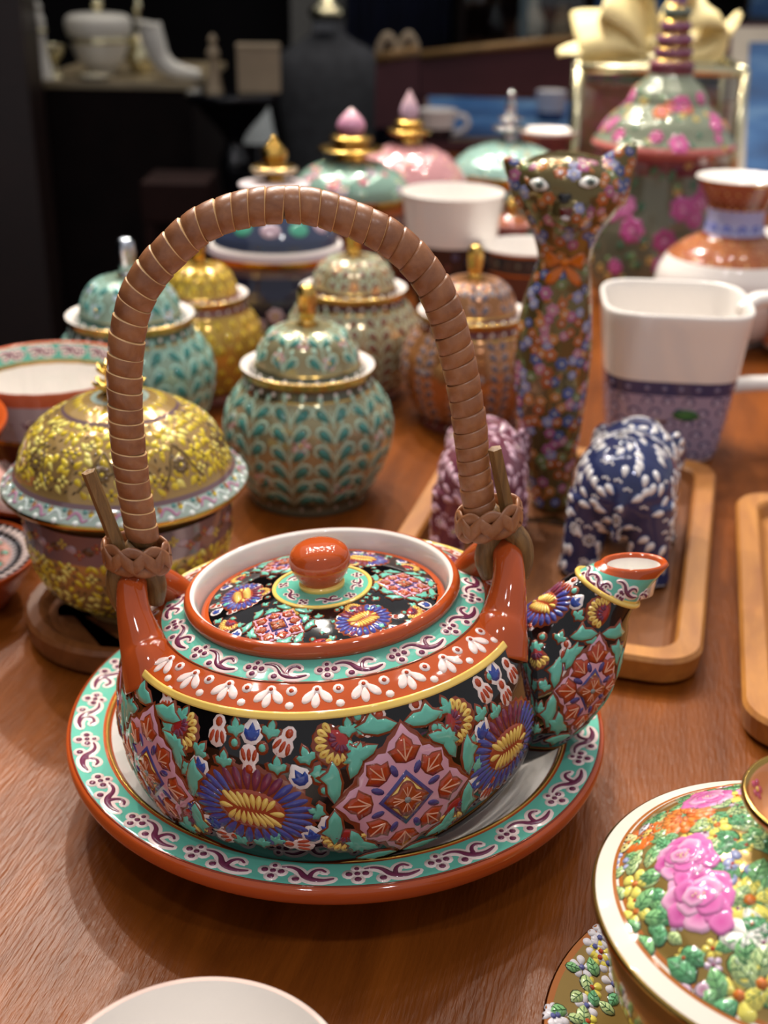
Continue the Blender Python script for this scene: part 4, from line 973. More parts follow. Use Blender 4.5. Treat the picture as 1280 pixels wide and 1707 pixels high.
    for kd, px, py, a, s_ in items:
        q = on(px, py)
        if q is None: continue
        u, v = q
        if kd == 'peony': m_peony(E, u, v, a-u, s_*.9)
        elif kd == 'leaf': leaf_paint(E, u, v, a-u, s_*.95, LEAFS[(px+py) % 3])
        elif kd == 'yel':
            d_flower(E, u, v, s_*1.0, hx('e8dc6c'), hx('c8702e'), 5, rot=px, lay=1.6)
        elif kd == 'mum':
            for rr, n, c in ((9.5, 18, hx('d9601f')), (6.8, 14, hx('e0702a')), (4, 9, hx('c94f1c'))):
                for k in range(n): aa = 2*PI*k/n+rr; E.poly(u, v, tear(.2*rr*math.cos(aa), .16*rr*math.sin(aa), math.atan2(.8*math.sin(aa), math.cos(aa)), rr*.85, rr*.36), c, hx('ee9a4c'), lay=1.2+(10-rr)*.5, rings=1, rot=-u)
        elif kd == 'moth':
            for (aa, L_, W_, c) in ((2.4, 8, 4.6, hx('e6dca0')), (3.5, 8.5, 4.5, hx('e3d68a')), (.9, 7, 4, hx('c9cdda')), (.1, 6, 3.6, hx('d9762c')), (-.7, 6, 3, hx('d9762c'))):
                E.poly(u, v, tear(0, 0, aa, L_, W_), hx('2a221c'), lay=1.4, rings=1, rot=-u); E.poly(u, v, tear(.3*math.cos(aa), .3*math.sin(aa), aa, L_*.88, W_*.8), c, lay=2.6, rings=1, rot=-u)
                for f in (.4, .6, .8): E.dot(u, v, L_*f*math.cos(aa), L_*f*math.sin(aa), .45, hx('3a2e28'), lay=4.2, rot=-u, n=5)
        elif kd == 'berry':
            for dx, dy in ((-2.6, 1.6), (1.6, .6), (-1, -2.8)): E.dot(u, v, dx, dy, 2.1, hx('5a4a5a'), lay=1.5, rot=-u, n=10); E.poly(u, v, ell(dx, dy, 1.8, 1.8, 10), hx('c9b4c4'), hx('b0708c'), lay=2.6, rings=2, rot=-u)
        elif kd == 'lily':
            for da in (-.45, 0, .45): E.poly(u, v, tear(-5, 0, da*.8, 11*s_, 4*s_), hx('2d2a26'), lay=1.3, rings=1, rot=a-u); E.poly(u, v, tear(-4.8, 0, da*.8, 10.5*s_, 3.5*s_), hx('e9e6da'), hx('f4f2ea'), lay=2.4, rings=1, rot=a-u)
        elif kd == 'bells':
            for k in range(6): E.poly(u, v, ell(random.Random(k).uniform(-3, 3)*s_, (k-3)*1.9*s_, 1.9*s_, 1.4*s_, 8, k), hx('8890c0'), hx('b8bedc'), lay=1.4+k*.3, rings=1, rot=-u)
    r2 = random.Random(9)
    for k in range(520):                      # smaller leaves fill the gilt ground all round
        u = r2.uniform(-PI, PI); v = r2.uniform(D.knots[8]+.002, D.knots[12]); q = r2.random()
        if q < .72: leaf_paint(E, u, v, r2.uniform(0, 6.28), r2.uniform(4.5, 7), LEAFS[k % 3], lay=.5)
        elif q < .85: d_flower(E, u, v, 2.4, hx('e3d264'), RUST, 5, lay=.6)
        else: d_flower(E, u, v, 2.2, hx('c9b4c8'), hx('8a4a6a'), 5, lay=.6)
    for k in range(10):
        u = PI*.55+k*.42; v = D.knots[9]-.004+.012*(k % 2)
        if abs(u) > 1.2 and u < 2*PI-1.3: m_peony(E, u, v, k, .7) if k % 2 else d_flower(E, u, v, 7, hx('e0702a'), YEL, 9)
    E.build('flower_painting', l)
LEAFS = [hx('7fb57a'), hx('b4c98c'), hx('66a676')]
def leaf_paint(E, u, v, ang, L_, col, lay=1.5):
    o = [(0, -.5), (.22, -.38), (.36, -.1), (.33, .15), (.17, .38), (0, .55), (-.17, .38), (-.33, .15), (-.36, -.1), (-.22, -.38)]
    c, s_ = math.cos(ang-PI/2), math.sin(ang-PI/2); T = lambda a, b: (L_*(a*c-b*s_), L_*(a*s_+b*c))
    E.poly(u, v, [T(a*1.12+.02, b*1.08-.02) for a, b in o], hx('2f3a26'), lay=lay, rings=1, dome=.05)
    E.poly(u, v, [T(a, b) for a, b in o], col, tuple(min(1, x*1.15) for x in col[:3])+(0,), lay=lay+1, rings=1, dome=.15)
    E.stroke(u, v, [T(0, -.45), T(0, 0), T(0, .42)], L_*.04, hx('3a6a44'), lay=lay+2.4, sub=1, dome=.03)
    for b in (-.2, .08):
        for sg in (1, -1): E.stroke(u, v, [T(0, b), T(sg*.22, b+.17)], L_*.035, hx('3a6a44'), lay=lay+2.4, sub=1, dome=.03)
def m_peony(E, u, v, rot, sc):
    D1, L1 = hx('b8428a'), hx('e8a4cc')
    pet = [(-8, 6, 2.4, 9, 8), (0, 8, 1.6, 9, 9), (8, 6, .7, 9, 8.5), (-10, -1, 3.3, 8, 8), (10, -1, -.1, 9, 8), (-7, -8, -2.4, 9, 8), (1, -10, -1.5, 10, 9), (8, -8, -.9, 9.5, 8.5), (11, -13, -.9, 7, 6.5), (-3, -4, -2.0, 8, 7.5), (5, -4, -1.0, 8, 8), (-5, 2, 2.8, 8, 7.5), (4, 3, .9, 8.5, 8), (0, 0, 1.7, 7.5, 7.5), (2, -1, .2, 6.5, 6.5), (-2, -1, -2.5, 6, 6)]
    for i, (x, y, a, L_, W_) in enumerate(pet):
        x, y = x*.62, y*.62
        bx, by = x*.35, y*.35
        pts = []
        for t_ in np.linspace(0, 2*PI, 18, endpoint=False):
            q = 1+.07*math.cos(5*t_+i); pts.append((x+W_*.62*q*math.cos(t_)*.9, y+W_*.62*q*math.sin(t_)*.85))
        E.poly(u, v, pts, hx('dd80ba') if i % 3 else hx('efbcd9'), hx('ab3482') if i % 2 else hx('d05aa2'), lay=3+i*.55, rings=3, rot=rot, scale=sc, dome=.35)
    for k in range(5): E.dot(u, v, -1.5+.8*k, -.5+.7*math.sin(k*2), .32, hx('f2e3a0'), lay=14, rot=rot, scale=sc, n=5)
front_pieces()

# ------------------------------------------------------------------ figurines
def blob(name, parts, voxel, parent, m, smooth=6, fcol=None):
    """fuses ellipsoids and tapered limbs into one continuous skin"""
    bm = bmesh.new()
    for p in parts:
        if p[0] == 'e':
            _, c, r, rot = p; b = bmesh.ops.create_icosphere(bm, subdivisions=4, radius=1)
            M = Matrix.Translation(c)@Matrix(rot).to_4x4() if rot is not None else Matrix.Translation(c)
            for v in b['verts']: v.co = M@Vector((v.co.x*r[0], v.co.y*r[1], v.co.z*r[2]))
        else:
            P_ = catmull(p[1], 24); rr = np.interp(np.linspace(0, len(p[2])-1, 24), np.arange(len(p[2])), p[2]); fl = p[3] if len(p) > 3 else 1
            T = np.gradient(P_, axis=0); T /= np.linalg.norm(T, axis=1)[:, None]; rings_ = []
            up = np.array(p[4] if len(p) > 4 else (1, 0, .013))
            for i in range(24):
                a = up-T[i]*(up@T[i]); a /= np.linalg.norm(a); b = np.cross(T[i], a)
                rings_.append([bm.verts.new(P_[i]+rr[i]*(math.cos(t)*a+math.sin(t)*b*fl)) for t in np.arange(16)*PI/8])
            for i in range(23):
                for j in range(16): bm.faces.new((rings_[i][j], rings_[i][(j+1) % 16], rings_[i+1][(j+1) % 16], rings_[i+1][j]))
            bm.faces.new(rings_[0][::-1]); bm.faces.new(rings_[-1])
    bmesh.ops.recalc_face_normals(bm, faces=bm.faces)
    me = bpy.data.meshes.new(name+'_raw'); bm.to_mesh(me); bm.free()
    o = bpy.data.objects.new(name+'_raw', me); COL.objects.link(o)
    r = o.modifiers.new('r', 'REMESH'); r.mode = 'VOXEL'; r.voxel_size = voxel; r.use_smooth_shade = True
    s = o.modifiers.new('s', 'SMOOTH'); s.iterations = smooth; s.factor = .5
    dg = bpy.context.evaluated_depsgraph_get(); dg.update()
    me2 = bpy.data.meshes.new_from_object(o.evaluated_get(dg)); bpy.data.objects.remove(o); bpy.data.meshes.remove(me)
    me2.name = name; me2.materials.clear(); me2.materials.append(m)
    a = me2.attributes.new('paint', 'FLOAT_COLOR', 'FACE'); n = len(me2.polygons); co = np.zeros(n*3); me2.polygons.foreach_get('center', co)
    cols = np.array([fcol(*c) for c in co.reshape(-1, 3)], np.float32) if callable(fcol) else np.tile(np.array(fcol, np.float32), (n, 1))
    a.data.foreach_set('color', cols.ravel()); me2.polygons.foreach_set('use_smooth', [True]*n)
    return link(name, me2, parent)
def sample(o, n, r, seed, dmin):
    """evenly spread points on a mesh"""
    me = o.data; r2 = random.Random(seed); ar = np.zeros(len(me.polygons)); me.polygons.foreach_get('area', ar); cum = np.cumsum(ar); out = []
    for k in range(n*14):
        f = me.polygons[int(np.searchsorted(cum, r2.random()*cum[-1]))]
        if all((f.center-q[0]).length > dmin for q in out): out.append((f.center.copy(), f.normal.copy()))
        if len(out) >= n: break
    return out
def elephant(label, x, y, z, rot, base, leaf, edge, heart, s=1.0, group=None):
    t = thing('elephant_figurine', label, 'figurine', (x, y, z), rot, group); t.scale = (s,)*3
    # walking direction is +Y
    parts = [('e', (0, -.006, .0530), (.0285, .0350, .0265), None), ('e', (0, -.018, .0500), (.0275, .0240, .0265), None), ('e', (0, .020, .0540), (.0265, .0240, .0240), None), ('e', (0, .042, .0545), (.0185, .0180, .0185), None),
             ('e', (.0205, .037, .0515), (.0055, .0130, .0170), Matrix.Rotation(-.5, 3, 'Z')), ('e', (-.0205, .037, .0515), (.0055, .0130, .0170), Matrix.Rotation(.5, 3, 'Z')),
             ('t', [(0, .052, .054), (0, .062, .047), (0, .068, .034), (0, .067, .018), (.001, .070, .009), (.002, .077, .008)], [.0125, .0105, .0085, .0070, .0058, .0045]),
             ('t', [(.009, .058, .050), (.011, .066, .044), (.0115, .074, .0445)], [.0032, .0026, .0014]), ('t', [(-.009, .058, .050), (-.011, .066, .044), (-.0115, .074, .0445)], [.0032, .0026, .0014]),
             ('t', [(0, -.038, .060), (.001, -.043, .048), (.001, -.0425, .036), (0, -.041, .030)], [.0034, .0026, .0022, .0032])]
    for sx in (1, -1):
        parts.append(('t', [(sx*.0145, -.022, .046), (sx*.0175, -.025, .026), (sx*.0195, -.026, .010), (sx*.0205, -.0265, .001)], [.0160, .0125, .0108, .0118]))
        parts.append(('t', [(sx*.0140, .025, .046), (sx*.0165, .028, .026), (sx*.0180, .029, .010), (sx*.0190, .030, .001)], [.0140, .0115, .0100, .0112]))
    o = blob('body', parts, .0014, t, GLAZE, 5, base)
    for v in o.data.vertices: v.co.z = max(v.co.z, 0)
    MS = MeshSurf(o); E = Enamel(MS); E.bulge = .14; E.lift = .00008; r2 = random.Random(2)
    for i, (p, n) in enumerate(sample(o, 460, 0, 5, .0037)):
        if p.z < .002: continue
        side = 1 if p.x > 0 else -1
        fr = MS.frame(p, n); k = i % 9
        if k == 0:
            for q in range(8): E.dot(fr, 0, 3.0*math.cos(q*PI/4), 3.0*math.sin(q*PI/4), .95, leaf, lay=3.5, n=6)
            E.dot(fr, 0, 0, 0, 1.5, heart, lay=1.5, n=8)
        elif k in (1, 2, 3, 4, 5, 6):
            a = PI/2-side*(.6+.8*math.sin(p.z*90+p.y*60))
            E.poly(fr, 0, tear(-2.9*math.cos(a), -2.9*math.sin(a), a, 8.6, 5.4), edge, lay=1, rings=1, dome=.2)
            E.poly(fr, 0, tear(-2.0*math.cos(a), -2.0*math.sin(a), a, 7.4, 4.0), leaf, lay=2.4, rings=1, dome=.35)
        else:
            for q in range(3): E.dot(fr, 0, -1.6+1.6*q, .6*math.sin(q*2), .8, leaf, lay=1.5, n=6)
    E.build('enamel_pattern', o)
    for sx in (1, -1): 
        pe = mesh('eye', [], [], GLAZE, cols=[]) if False else None
    E = Enamel(MS)
    for sx in (1, -1):
        l, nn, i, d = MS.t.find_nearest(Vector((sx*.017, .053, .062))); E.dot(MS.frame(l, nn), 0, 0, 0, 1.5, BLACK, lay=3)
    E.build('eyes', o)
ZT = .0061
pl = at(928, 955, ZT); pr_ = at(1096, 975, ZT); md = (pl+pr_)/2; fw = np.array([-(pr_-pl)[1], (pr_-pl)[0]]); fw /= np.linalg.norm(fw)
md = md[:2]+fw*.030
elephant('navy blue and white enamel elephant figurine seen from behind, right of the cat', md[0]+.004, md[1]-.004, ZT, math.atan2(fw[1], fw[0])-PI/2-.08, hx('333a63', .15), hx('ece8e6'), hx('34508f'), hx('a89c92'), .90, 'elephant figurines')
p = at(806, 936, ZT)
elephant('pink and maroon enamel elephant figurine behind the right end of the rattan handle', p[0]-.001, p[1]+.020, ZT, -R_(8), hx('74404e', .15), hx('dcb6c6'), hx('8a5468'), hx('d8cfae'), .83, 'elephant figurines')

def cat():
    b = at(915, 838, ZT); Y = float(b[1])
    t = thing('cat_figurine', 'tall gilt cat figurine painted with small flowers and an orange bow, on the tray', 'figurine', (float(b[0]), Y, ZT))
    rows = [(841, 885, 949), (833, 882, 952), (815, 880, 955), (780, 872, 958), (740, 865, 963), (700, 860, 970), (650, 857, 978), (600, 857, 984), (550, 861, 986), (510, 870, 986), (480, 879, 985), (455, 889, 984), (435, 897, 983), (415, 895, 987), (395, 889, 995), (375, 881, 1007), (355, 870, 1024), (335, 862, 1038), (315, 857, 1044), (295, 858, 1040), (278, 868, 1028), (264, 886, 1008), (256, 912, 978)]
    V, F = [], []; n = 48
    cen = []
    for (y, l, r) in rows:
        a, c = atY(l, y, Y), atY(r, y, Y); cx = (a[0]+c[0])/2-b[0]; hw = (c[0]-a[0])/2; z = (a[2]+c[2])/2-ZT
        ry = max(hw*.92, .0155) if y > 440 else hw*.86
        if y >= 833: z = (841-y)*.0003
        cen.append((cx, z, hw, ry))
    for (cx, z, hw, ry) in cen:
        for j in range(n): a = 2*PI*j/n; V.append((cx+hw*math.sin(a), -ry*math.cos(a), z))
    k = len(cen)
    for i in range(k-1):
        for j in range(n): a, c = i*n+j, i*n+(j+1) % n; F.append((a, c, c+n, a+n))
    F.append(tuple(range(n))[::-1]); F.append(tuple(range((k-1)*n, k*n)))
    raw = mesh('raw', V, F, GLAZE, cols=[WHITE]*len(V)); bm = bmesh.new(); bm.from_mesh(raw.data); bpy.data.objects.remove(raw)
    # ears, muzzle and forepaws are fused with it
    def ear(tip, b0, b1, th):
        T_ = [(atY(*tip, Y)-b), (atY(*b0, Y)-b), (atY(*b1, Y)-b)]; Vs = []
        P0, A, B = [np.array((q[0], 0, q[2]-0)) for q in T_]
        for f in np.linspace(0, 1, 9):
            w_ = (1-f)**.85; c = (A+B)/2*(1-f)+P0*f; d = (A-B)/2*w_
            Vs.append([c+d*math.cos(a)+np.array([0, 1, 0])*(th*max(w_, .12))*math.sin(a)+np.array([0, -.004*math.sin(PI*f)*0, 0]) for a in np.arange(16)*PI/8])
        rr = [[bm.verts.new(q) for q in ring_] for ring_ in Vs]
        for i in range(8):
            for j in range(16): bm.faces.new((rr[i][j], rr[i][(j+1) % 16], rr[i+1][(j+1) % 16], rr[i+1][j]))
        bm.faces.new(rr[0][::-1]); bm.faces.new(rr[-1])
    ear((835, 254), (905, 285), (858, 345), .010); ear((1066, 230), (985, 270), (1044, 345), .010)
    for (px, py, r) in ((943, 345, (.0105, .010, .0085)),):
        c = atY(px, py, Y)-b; g = bmesh.ops.create_icosphere(bm, subdivisions=3, radius=1)
        for v in g['verts']: v.co = Vector((c[0]+v.co.x*r[0], -.0205+v.co.y*r[1], c[2]+v.co.z*r[2]))
    bmesh.ops.recalc_face_normals(bm, faces=bm.faces)
    me = bpy.data.meshes.new('raw'); bm.to_mesh(me); bm.free(); o = bpy.data.objects.new('raw', me); COL.objects.link(o)
    r = o.modifiers.new('r', 'REMESH'); r.mode = 'VOXEL'; r.voxel_size = .0017; s = o.modifiers.new('s', 'SMOOTH'); s.iterations = 5
    dg = bpy.context.evaluated_depsgraph_get(); dg.update(); me2 = bpy.data.meshes.new_from_object(o.evaluated_get(dg)); bpy.data.objects.remove(o)
    me2.name = 'body'; me2.materials.clear(); me2.materials.append(GLAZE); nf = len(me2.polygons); a = me2.attributes.new('paint', 'FLOAT_COLOR', 'FACE')
    a.data.foreach_set('color', np.tile(np.array(hx('74653f', .6), np.float32), nf)); me2.polygons.foreach_set('use_smooth', [True]*nf)
    body = link('body', me2, t); MS = MeshSurf(body)
    def on(px, py):
        bpy.context.view_layer.update(); inv = body.matrix_world.inverted(); o_ = inv@Vector((0, 0, CAM_H)); d = (inv.to_3x3()@Vector(_fw+_rt*(px-640)/CAM_F+_up*(853.5-py)/CAM_F)).normalized()
        h = MS.t.ray_cast(o_, d); return MS.frame(h[0], h[1]) if h[0] is not None else None
    face = [on(900, 307), on(982, 304), on(941, 333)]
    E = Enamel(MS); E.bulge = .12; E.lift = .00008; r2 = random.Random(8)
    cs = [hx('3f5590'), hx('b3602a'), hx('a85a86'), hx('8c90b8'), hx('c07a3c'), hx('6c7f4c'), hx('4a5a9c'), hx('b8788e'), hx('a5521f')]
    for i, (p_, nn) in enumerate(sample(body, 640, 0, 3, .0037)):
        fr = MS.frame(p_, nn)
        if p_.z < .003 or any(f and (p_-f[0]).length < .008 for f in face): continue
        if abs(nn.y) < .25 and p_.z > .118: continue
        c = cs[(i*7+int(p_.z*900)) % 9]
        if i % 5 == 4: E.poly(fr, 0, tear(-2, 0, r2.uniform(0, 6), 5.5, 2.6), hx('62744a') if i % 2 else hx('a5622c'), rings=1, dome=.2)
        else: d_flower(E, fr, 0, r2.uniform(2.4, 3.7), c, hx('d8cfc0'), 6, rot=r2.random())
    E.build('flower_pattern', body)
    E = Enamel(MS)
    for (px, py, rt) in ((898, 308, -.12), (982, 304, .10)):
        fr = on(px, py)
        if fr is None: continue
        alm = [(5.6*math.cos(a), 3.1*math.sin(a)*(1-.25*abs(math.cos(a)))) for a in np.arange(18)*PI/9]
        E.poly(fr, 0, [(x*1.14, y*1.22) for x, y in alm], hx('3a3020'), lay=3, rot=rt, dome=.2); E.poly(fr, 0, alm, hx('f2f0ea'), lay=4.4, rot=rt, dome=.4)
        E.dot(fr, 0, .6, 0, 2.5, hx('7d8a86'), lay=7, n=14); E.dot(fr, 0, .6, 0, 1.2, BLACK, lay=9, n=10)
    E.build('eyes', body)
    E = Enamel(MS); fr = on(941, 332)
    if fr: E.poly(fr, 0, [(0, -3.2), (2.2, -1.6), (3.8, 1.4), (2.4, 2.9), (0, 2.6), (-2.4, 2.9), (-3.8, 1.4), (-2.2, -1.6)], BLACK, lay=4, dome=.8)
    E.build('nose', body)
    E = Enamel(MS); fr = on(943, 356)
    if fr: E.poly(fr, 0, [(0, -4.5), (2.6, -3.4), (4.4, 2.4), (1.5, 3.4), (0, 2.6), (-1.5, 3.4), (-4.4, 2.4), (-2.6, -3.4)], hx('5a1c1a'), lay=3, dome=.3); E.poly(fr, 0, ell(0, -2.4, 2.4, 1.2, 12), hx('c9c4c8'), lay=6, dome=.2)
    E.build('mouth', body)
    E = Enamel(MS); E.sc = 1.3; fr = on(941, 436)
    if fr:
        for sg in (1, -1):
            E.poly(fr, 0, tear(0, 0, 0 if sg > 0 else PI, 11, 7), hx('8a4a10'), lay=2.6, rings=3); E.poly(fr, 0, tear(sg*1, 0, (.08 if sg > 0 else PI-.08), 9.4, 5.4), hx('c96a14'), lay=4, rings=3, dome=.5)
            E.poly(fr, 0, tear(0, -1, -PI/2+sg*.62, 11, 5.4), hx('8a4a10'), lay=2.4, rings=3); E.poly(fr, 0, tear(0, -1.6, -PI/2+sg*.62, 9.6, 4.0), hx('c4640f'), lay=4, rings=3, dome=.5)
        E.dot(fr, 0, 0, 0, 2.0, hx('d87a1c'), lay=7, n=10)
    E.build('bow', body)
    # whiskers: fine raised gold lines on the cheeks
    E = Enamel(MS)
    for sg, px in ((-1, 908), (1, 978)):
        fr = on(px, 345)
        if fr:
            for k in (-1, 0, 1): E.stroke(fr, 0, [(-sg*2, k*1.2), (sg*5, k*2.6)], .45, hx('3d3320'), lay=3, sub=2)
    E.build('whiskers', body)
cat()

# ------------------------------------------------------------------ mugs, cups, vases behind
def squircle(rot, n=4.0):
    f0 = 1/((abs(math.cos(PI/4))**n*2)**(1/n))
    return lambda p, z: (1/((abs(math.cos(p-rot))**n+abs(math.sin(p-rot))**n)**(1/n)))
def lily_mug():
    loc, pp = prof_px(1098, 741, 0, [(741, 88, 0), (700, 96, 0), (627, 108, 0), (604, 112, 0), (540, 121, 0), (495, 127, 0)])
    t = thing('mug', 'square white mug with violet lotus pattern and navy band, right of the cat', 'mug', loc)
    VG = hx('a899b2'); NB = hx('45466c'); k = .97
    q = [(r*k, z) for r, z, _ in pp]
    L = Lathe([(0, .002, PORC), (q[0][0]*.9, .002, PORC, 'c'), (q[0][0]*.93, 0, PORC, 'c'), (q[0][0], .003, VG), (q[1][0], q[1][1], VG), (q[2][0], q[2][1], NB, 'c'), (q[3][0], q[3][1], PORC, 'c'), (q[4][0], q[4][1], PORC), (q[5][0], q[5][1]-.002, PORC), (q[5][0]-.0012, q[5][1], PORC), (q[5][0]-.003, q[5][1]-.001, PORC), (q[4][0]-.003, q[4][1], PORC), (q[1][0]-.003, q[1][1], PORC), (q[0][0]-.006, .006, PORC), (0, .005, PORC)], 5)
    fn = squircle(R_(-6)); body = shaped(L, 'body', t, fn, n=128)
    base_map = L.map
    class W: 
        def map(s, u, v, x, y, off):
            P_ = base_map(u, v, x, y, off); kk = np.array([fn(math.atan2(a, -b), 0) for a, b in P_[:, :2]]); P_[:, :2] *= kk[:, None]; return P_
    E = Enamel(W()); r2 = random.Random(6); s0, s1 = L.knots[3], L.knots[5]
    for i in range(6):
        for k_ in range(20):
            u = (k_+.5*(i % 2)+r2.uniform(-.2, .2))*2*PI/20; v = s0+(s1-s0)*(i+.5)/6; fl = 1 if (k_+i) % 2 else -1
            E.stroke(u, v, [(-3.6, -2), (-2.6, 1.6), (.4, 2.6), (2.6, .8), (2, -1.4), (.2, -1.6), (-.4, -.2)], [.8, 1.1, 1.3, 1.3, 1.1, .9, .8], NB, flip=fl, sub=3, dome=.05)
            E.poly(u, v, tear(fl*1.5, -2.6, PI/2+fl*.6, 4, 2), hx('cdbfd4'), rings=1, dome=.1)
    u0 = R_(6)
    E.poly(u0, s0+(s1-s0)*.72, [(-8, 0), (-4.5, 3.2), (1, 4), (6, 3), (9.5, -1.5), (5, -3.2), (-1, -3.6), (-5, -2.4)], hx('2c5f3c'), hx('4a8a4c'), lay=3, rings=3)
    E.poly(u0-.28, s0+(s1-s0)*.60, tear(-7, 0, .1, 9, 2), hx('6a4038'), lay=3, rings=2); E.dot(u0-.42, s0+(s1-s0)*.60, 0, 0, 1.7, hx('a89248'), lay=4); E.dot(u0+.05, s0+(s1-s0)*.2, 0, 0, 2.6, hx('8a8250'), lay=3)
    for k_ in range(26): E.dot(k_*2*PI/26, (L.knots[5]+L.knots[6])/2, 0, 0, 1.5, hx('8d88a8'), n=8, dome=.1)
    E.build('lotus_pattern', body)
    y = loc[1]; P_ = [atY(px, py, y+dy)-np.array(loc) for px, py, dy in ((1236, 520, 0), (1262, 500, .006), (1300, 505, .012), (1326, 550, .016), (1322, 605, .016), (1292, 636, .012), (1250, 640, .006), (1196, 646, 0))]
    tube(catmull(P_, 40), .0052, 'handle', t, GLAZE, n=16, col=PORC, flat=1.3)
lily_mug()

def pot(name, label, cat_, bx, by, items, z0=0, n=80, group=None, dec=None, parts=None, sub=5, m=None):
    """items bottom to top; a string starts a new part with that name"""
    t = None; cur, cname = [], 'body'; groups = []
    for it in items:
        if isinstance(it, str): groups.append((cname, cur)); cname, cur = it, []
        else: cur.append(it)
    groups.append((cname, cur)); groups = [g for g in groups if g[1]]
    loc, _ = prof_px(bx, by, z0, []); t = thing(name, label, cat_, loc, group=group); obs = {}; parent = {}
    for cname, its in groups:
        _, pp = prof_px(bx, by, z0, its)
        if pp[0][1] < .004: pp[0] = (pp[0][0], 0)+pp[0][2:]
        pts = [(0, pp[0][1], pp[0][2])]+[(pp[0][0], pp[0][1], pp[0][2], 'c')]+pp[1:]
        if pts[-1][0] > 1e-4: pts.append((0, pts[-1][1], pts[-1][2])); pts[-2] = tuple(pts[-2][:3])+('c',)
        L = Lathe(pts, sub); par = obs['lid'][0] if cname == 'finial' and 'lid' in obs else t
        obs[cname] = (L.mesh(cname, par, m, n=n), L)
    if dec:
        for cname, fn in dec.items():
            E = Enamel(obs[cname][1]); fn(E, obs[cname][1]); E.build('enamel_pattern', obs[cname][0])
    return t
gd = hx('d0a552', 1); DKB = hx('2a2026'); NAVY = hx('1d2038')
def cup_inner(y, hw, dy, col): return [(y+1, hw*.97, col), (y+dy, hw*.86, col), (y+dy*1.5, hw*.6, col)]
def dec_dark(E, L):
    r2 = random.Random(1)
    for k in range(60): d_flower(E, r2.uniform(-PI, PI), r2.uniform(L.knots[1]+.006, L.knots[4]), 3, r2.choice([hx('7a4a2c'), hx('3c4a7c'), hx('8c7a5a'), hx('6a3030')]), GOLD, 5)
pot('mug', 'white topped cup with dark floral lower half, behind the top right of the handle', 'mug', 748, 520, [(520, 52, DKB), (500, 57, DKB), (450, 66, DKB), (404, 74, DKB, 'c'), (400, 75, PORC, 'c'), (360, 80, PORC), (326, 85, PORC), (320, 86.5, PORC), (318, 85, PORC)]+cup_inner(320, 86, 40, PORC), dec={'body': dec_dark})
pot('bowl', 'white lined bowl with dark banded outside, just left of the cat', 'bowl', 868, 545, [(545, 45, hx('5a3834')), (530, 50, hx('5a3834')), (480, 64, hx('5a3834')), (447, 70, gd, 'c'), (444, 70.5, hx('34363a'), 'c'), (415, 74, gd, 'c'), (411, 75, PORC), (408, 74, PORC)]+cup_inner(410, 74, 30, PORC),
    dec={'body': lambda E, L: [E.poly(k*2*PI/24, (L.knots[5]+L.knots[6])/2, ell(0, 0, 2, 2.2, 6), hx('6a6a5c') if k % 2 else hx('5a4a40'), rings=1) for k in range(24)]})
pot('vase', 'white round vase with orange bands and blue wave collar at the right edge', 'vase', 1200, 562, [(562, 66, PORC), (555, 70, PORC), (540, 95, PORC), (495, 118, PORC), (455, 118, PORC), (425, 104, hx('a8623c'), 'c'), (408, 84, hx('b5724c')), (392, 56, hx('8a4426')), (386, 50, hx('a9b0dc'), 'c'), (368, 47, hx('a9b0dc')), (345, 48, hx('7a4028'), 'c'), (330, 54, hx('9a5a44')), (312, 64, hx('a0604a')), (300, 72, gd, 'c'), (296, 73.5, PORC), (294, 72, PORC), (298, 66, PORC), (315, 50, PORC)],
    dec={'body': lambda E, L: [(E.poly(k*2*PI/12, L.knots[9]+.006, [(4.6*math.cos(a), -3+6.4*math.sin(a)) for a in np.linspace(0, PI, 9)], hx('5a66b8'), rings=2), E.poly(k*2*PI/12, L.knots[9]+.006, [(2.9*math.cos(a), -3+4*math.sin(a)) for a in np.linspace(0, PI, 9)], hx('8a96d8'), lay=3, rings=1)) for k in range(12)]
         + [E.dot(k*2*PI/22, s_, 0, 0, 1.3, hx('d9b06a'), n=6) for k in range(22) for s_ in (L.knots[6]+.002, L.knots[8]-.002, L.knots[11]+.001, L.knots[13]-.002)]
         + [E.poly((k+.5*(i % 2))*2*PI/30, L.knots[6]+.004+.0035*i, tear(0, -1.6, PI/2, 3.4, 2), hx('8a4a30') if (k+i) % 2 else hx('c99a6a'), rings=1) for k in range(30) for i in range(5)]
         + [E.poly((k+.5*(i % 2))*2*PI/30, L.knots[11]+.003+.003*i, tear(0, -1.2, PI/2, 2.6, 1.6), hx('8c5444') if (k+i) % 2 else hx('b98a74'), rings=1) for k in range(30) for i in range(4)]})
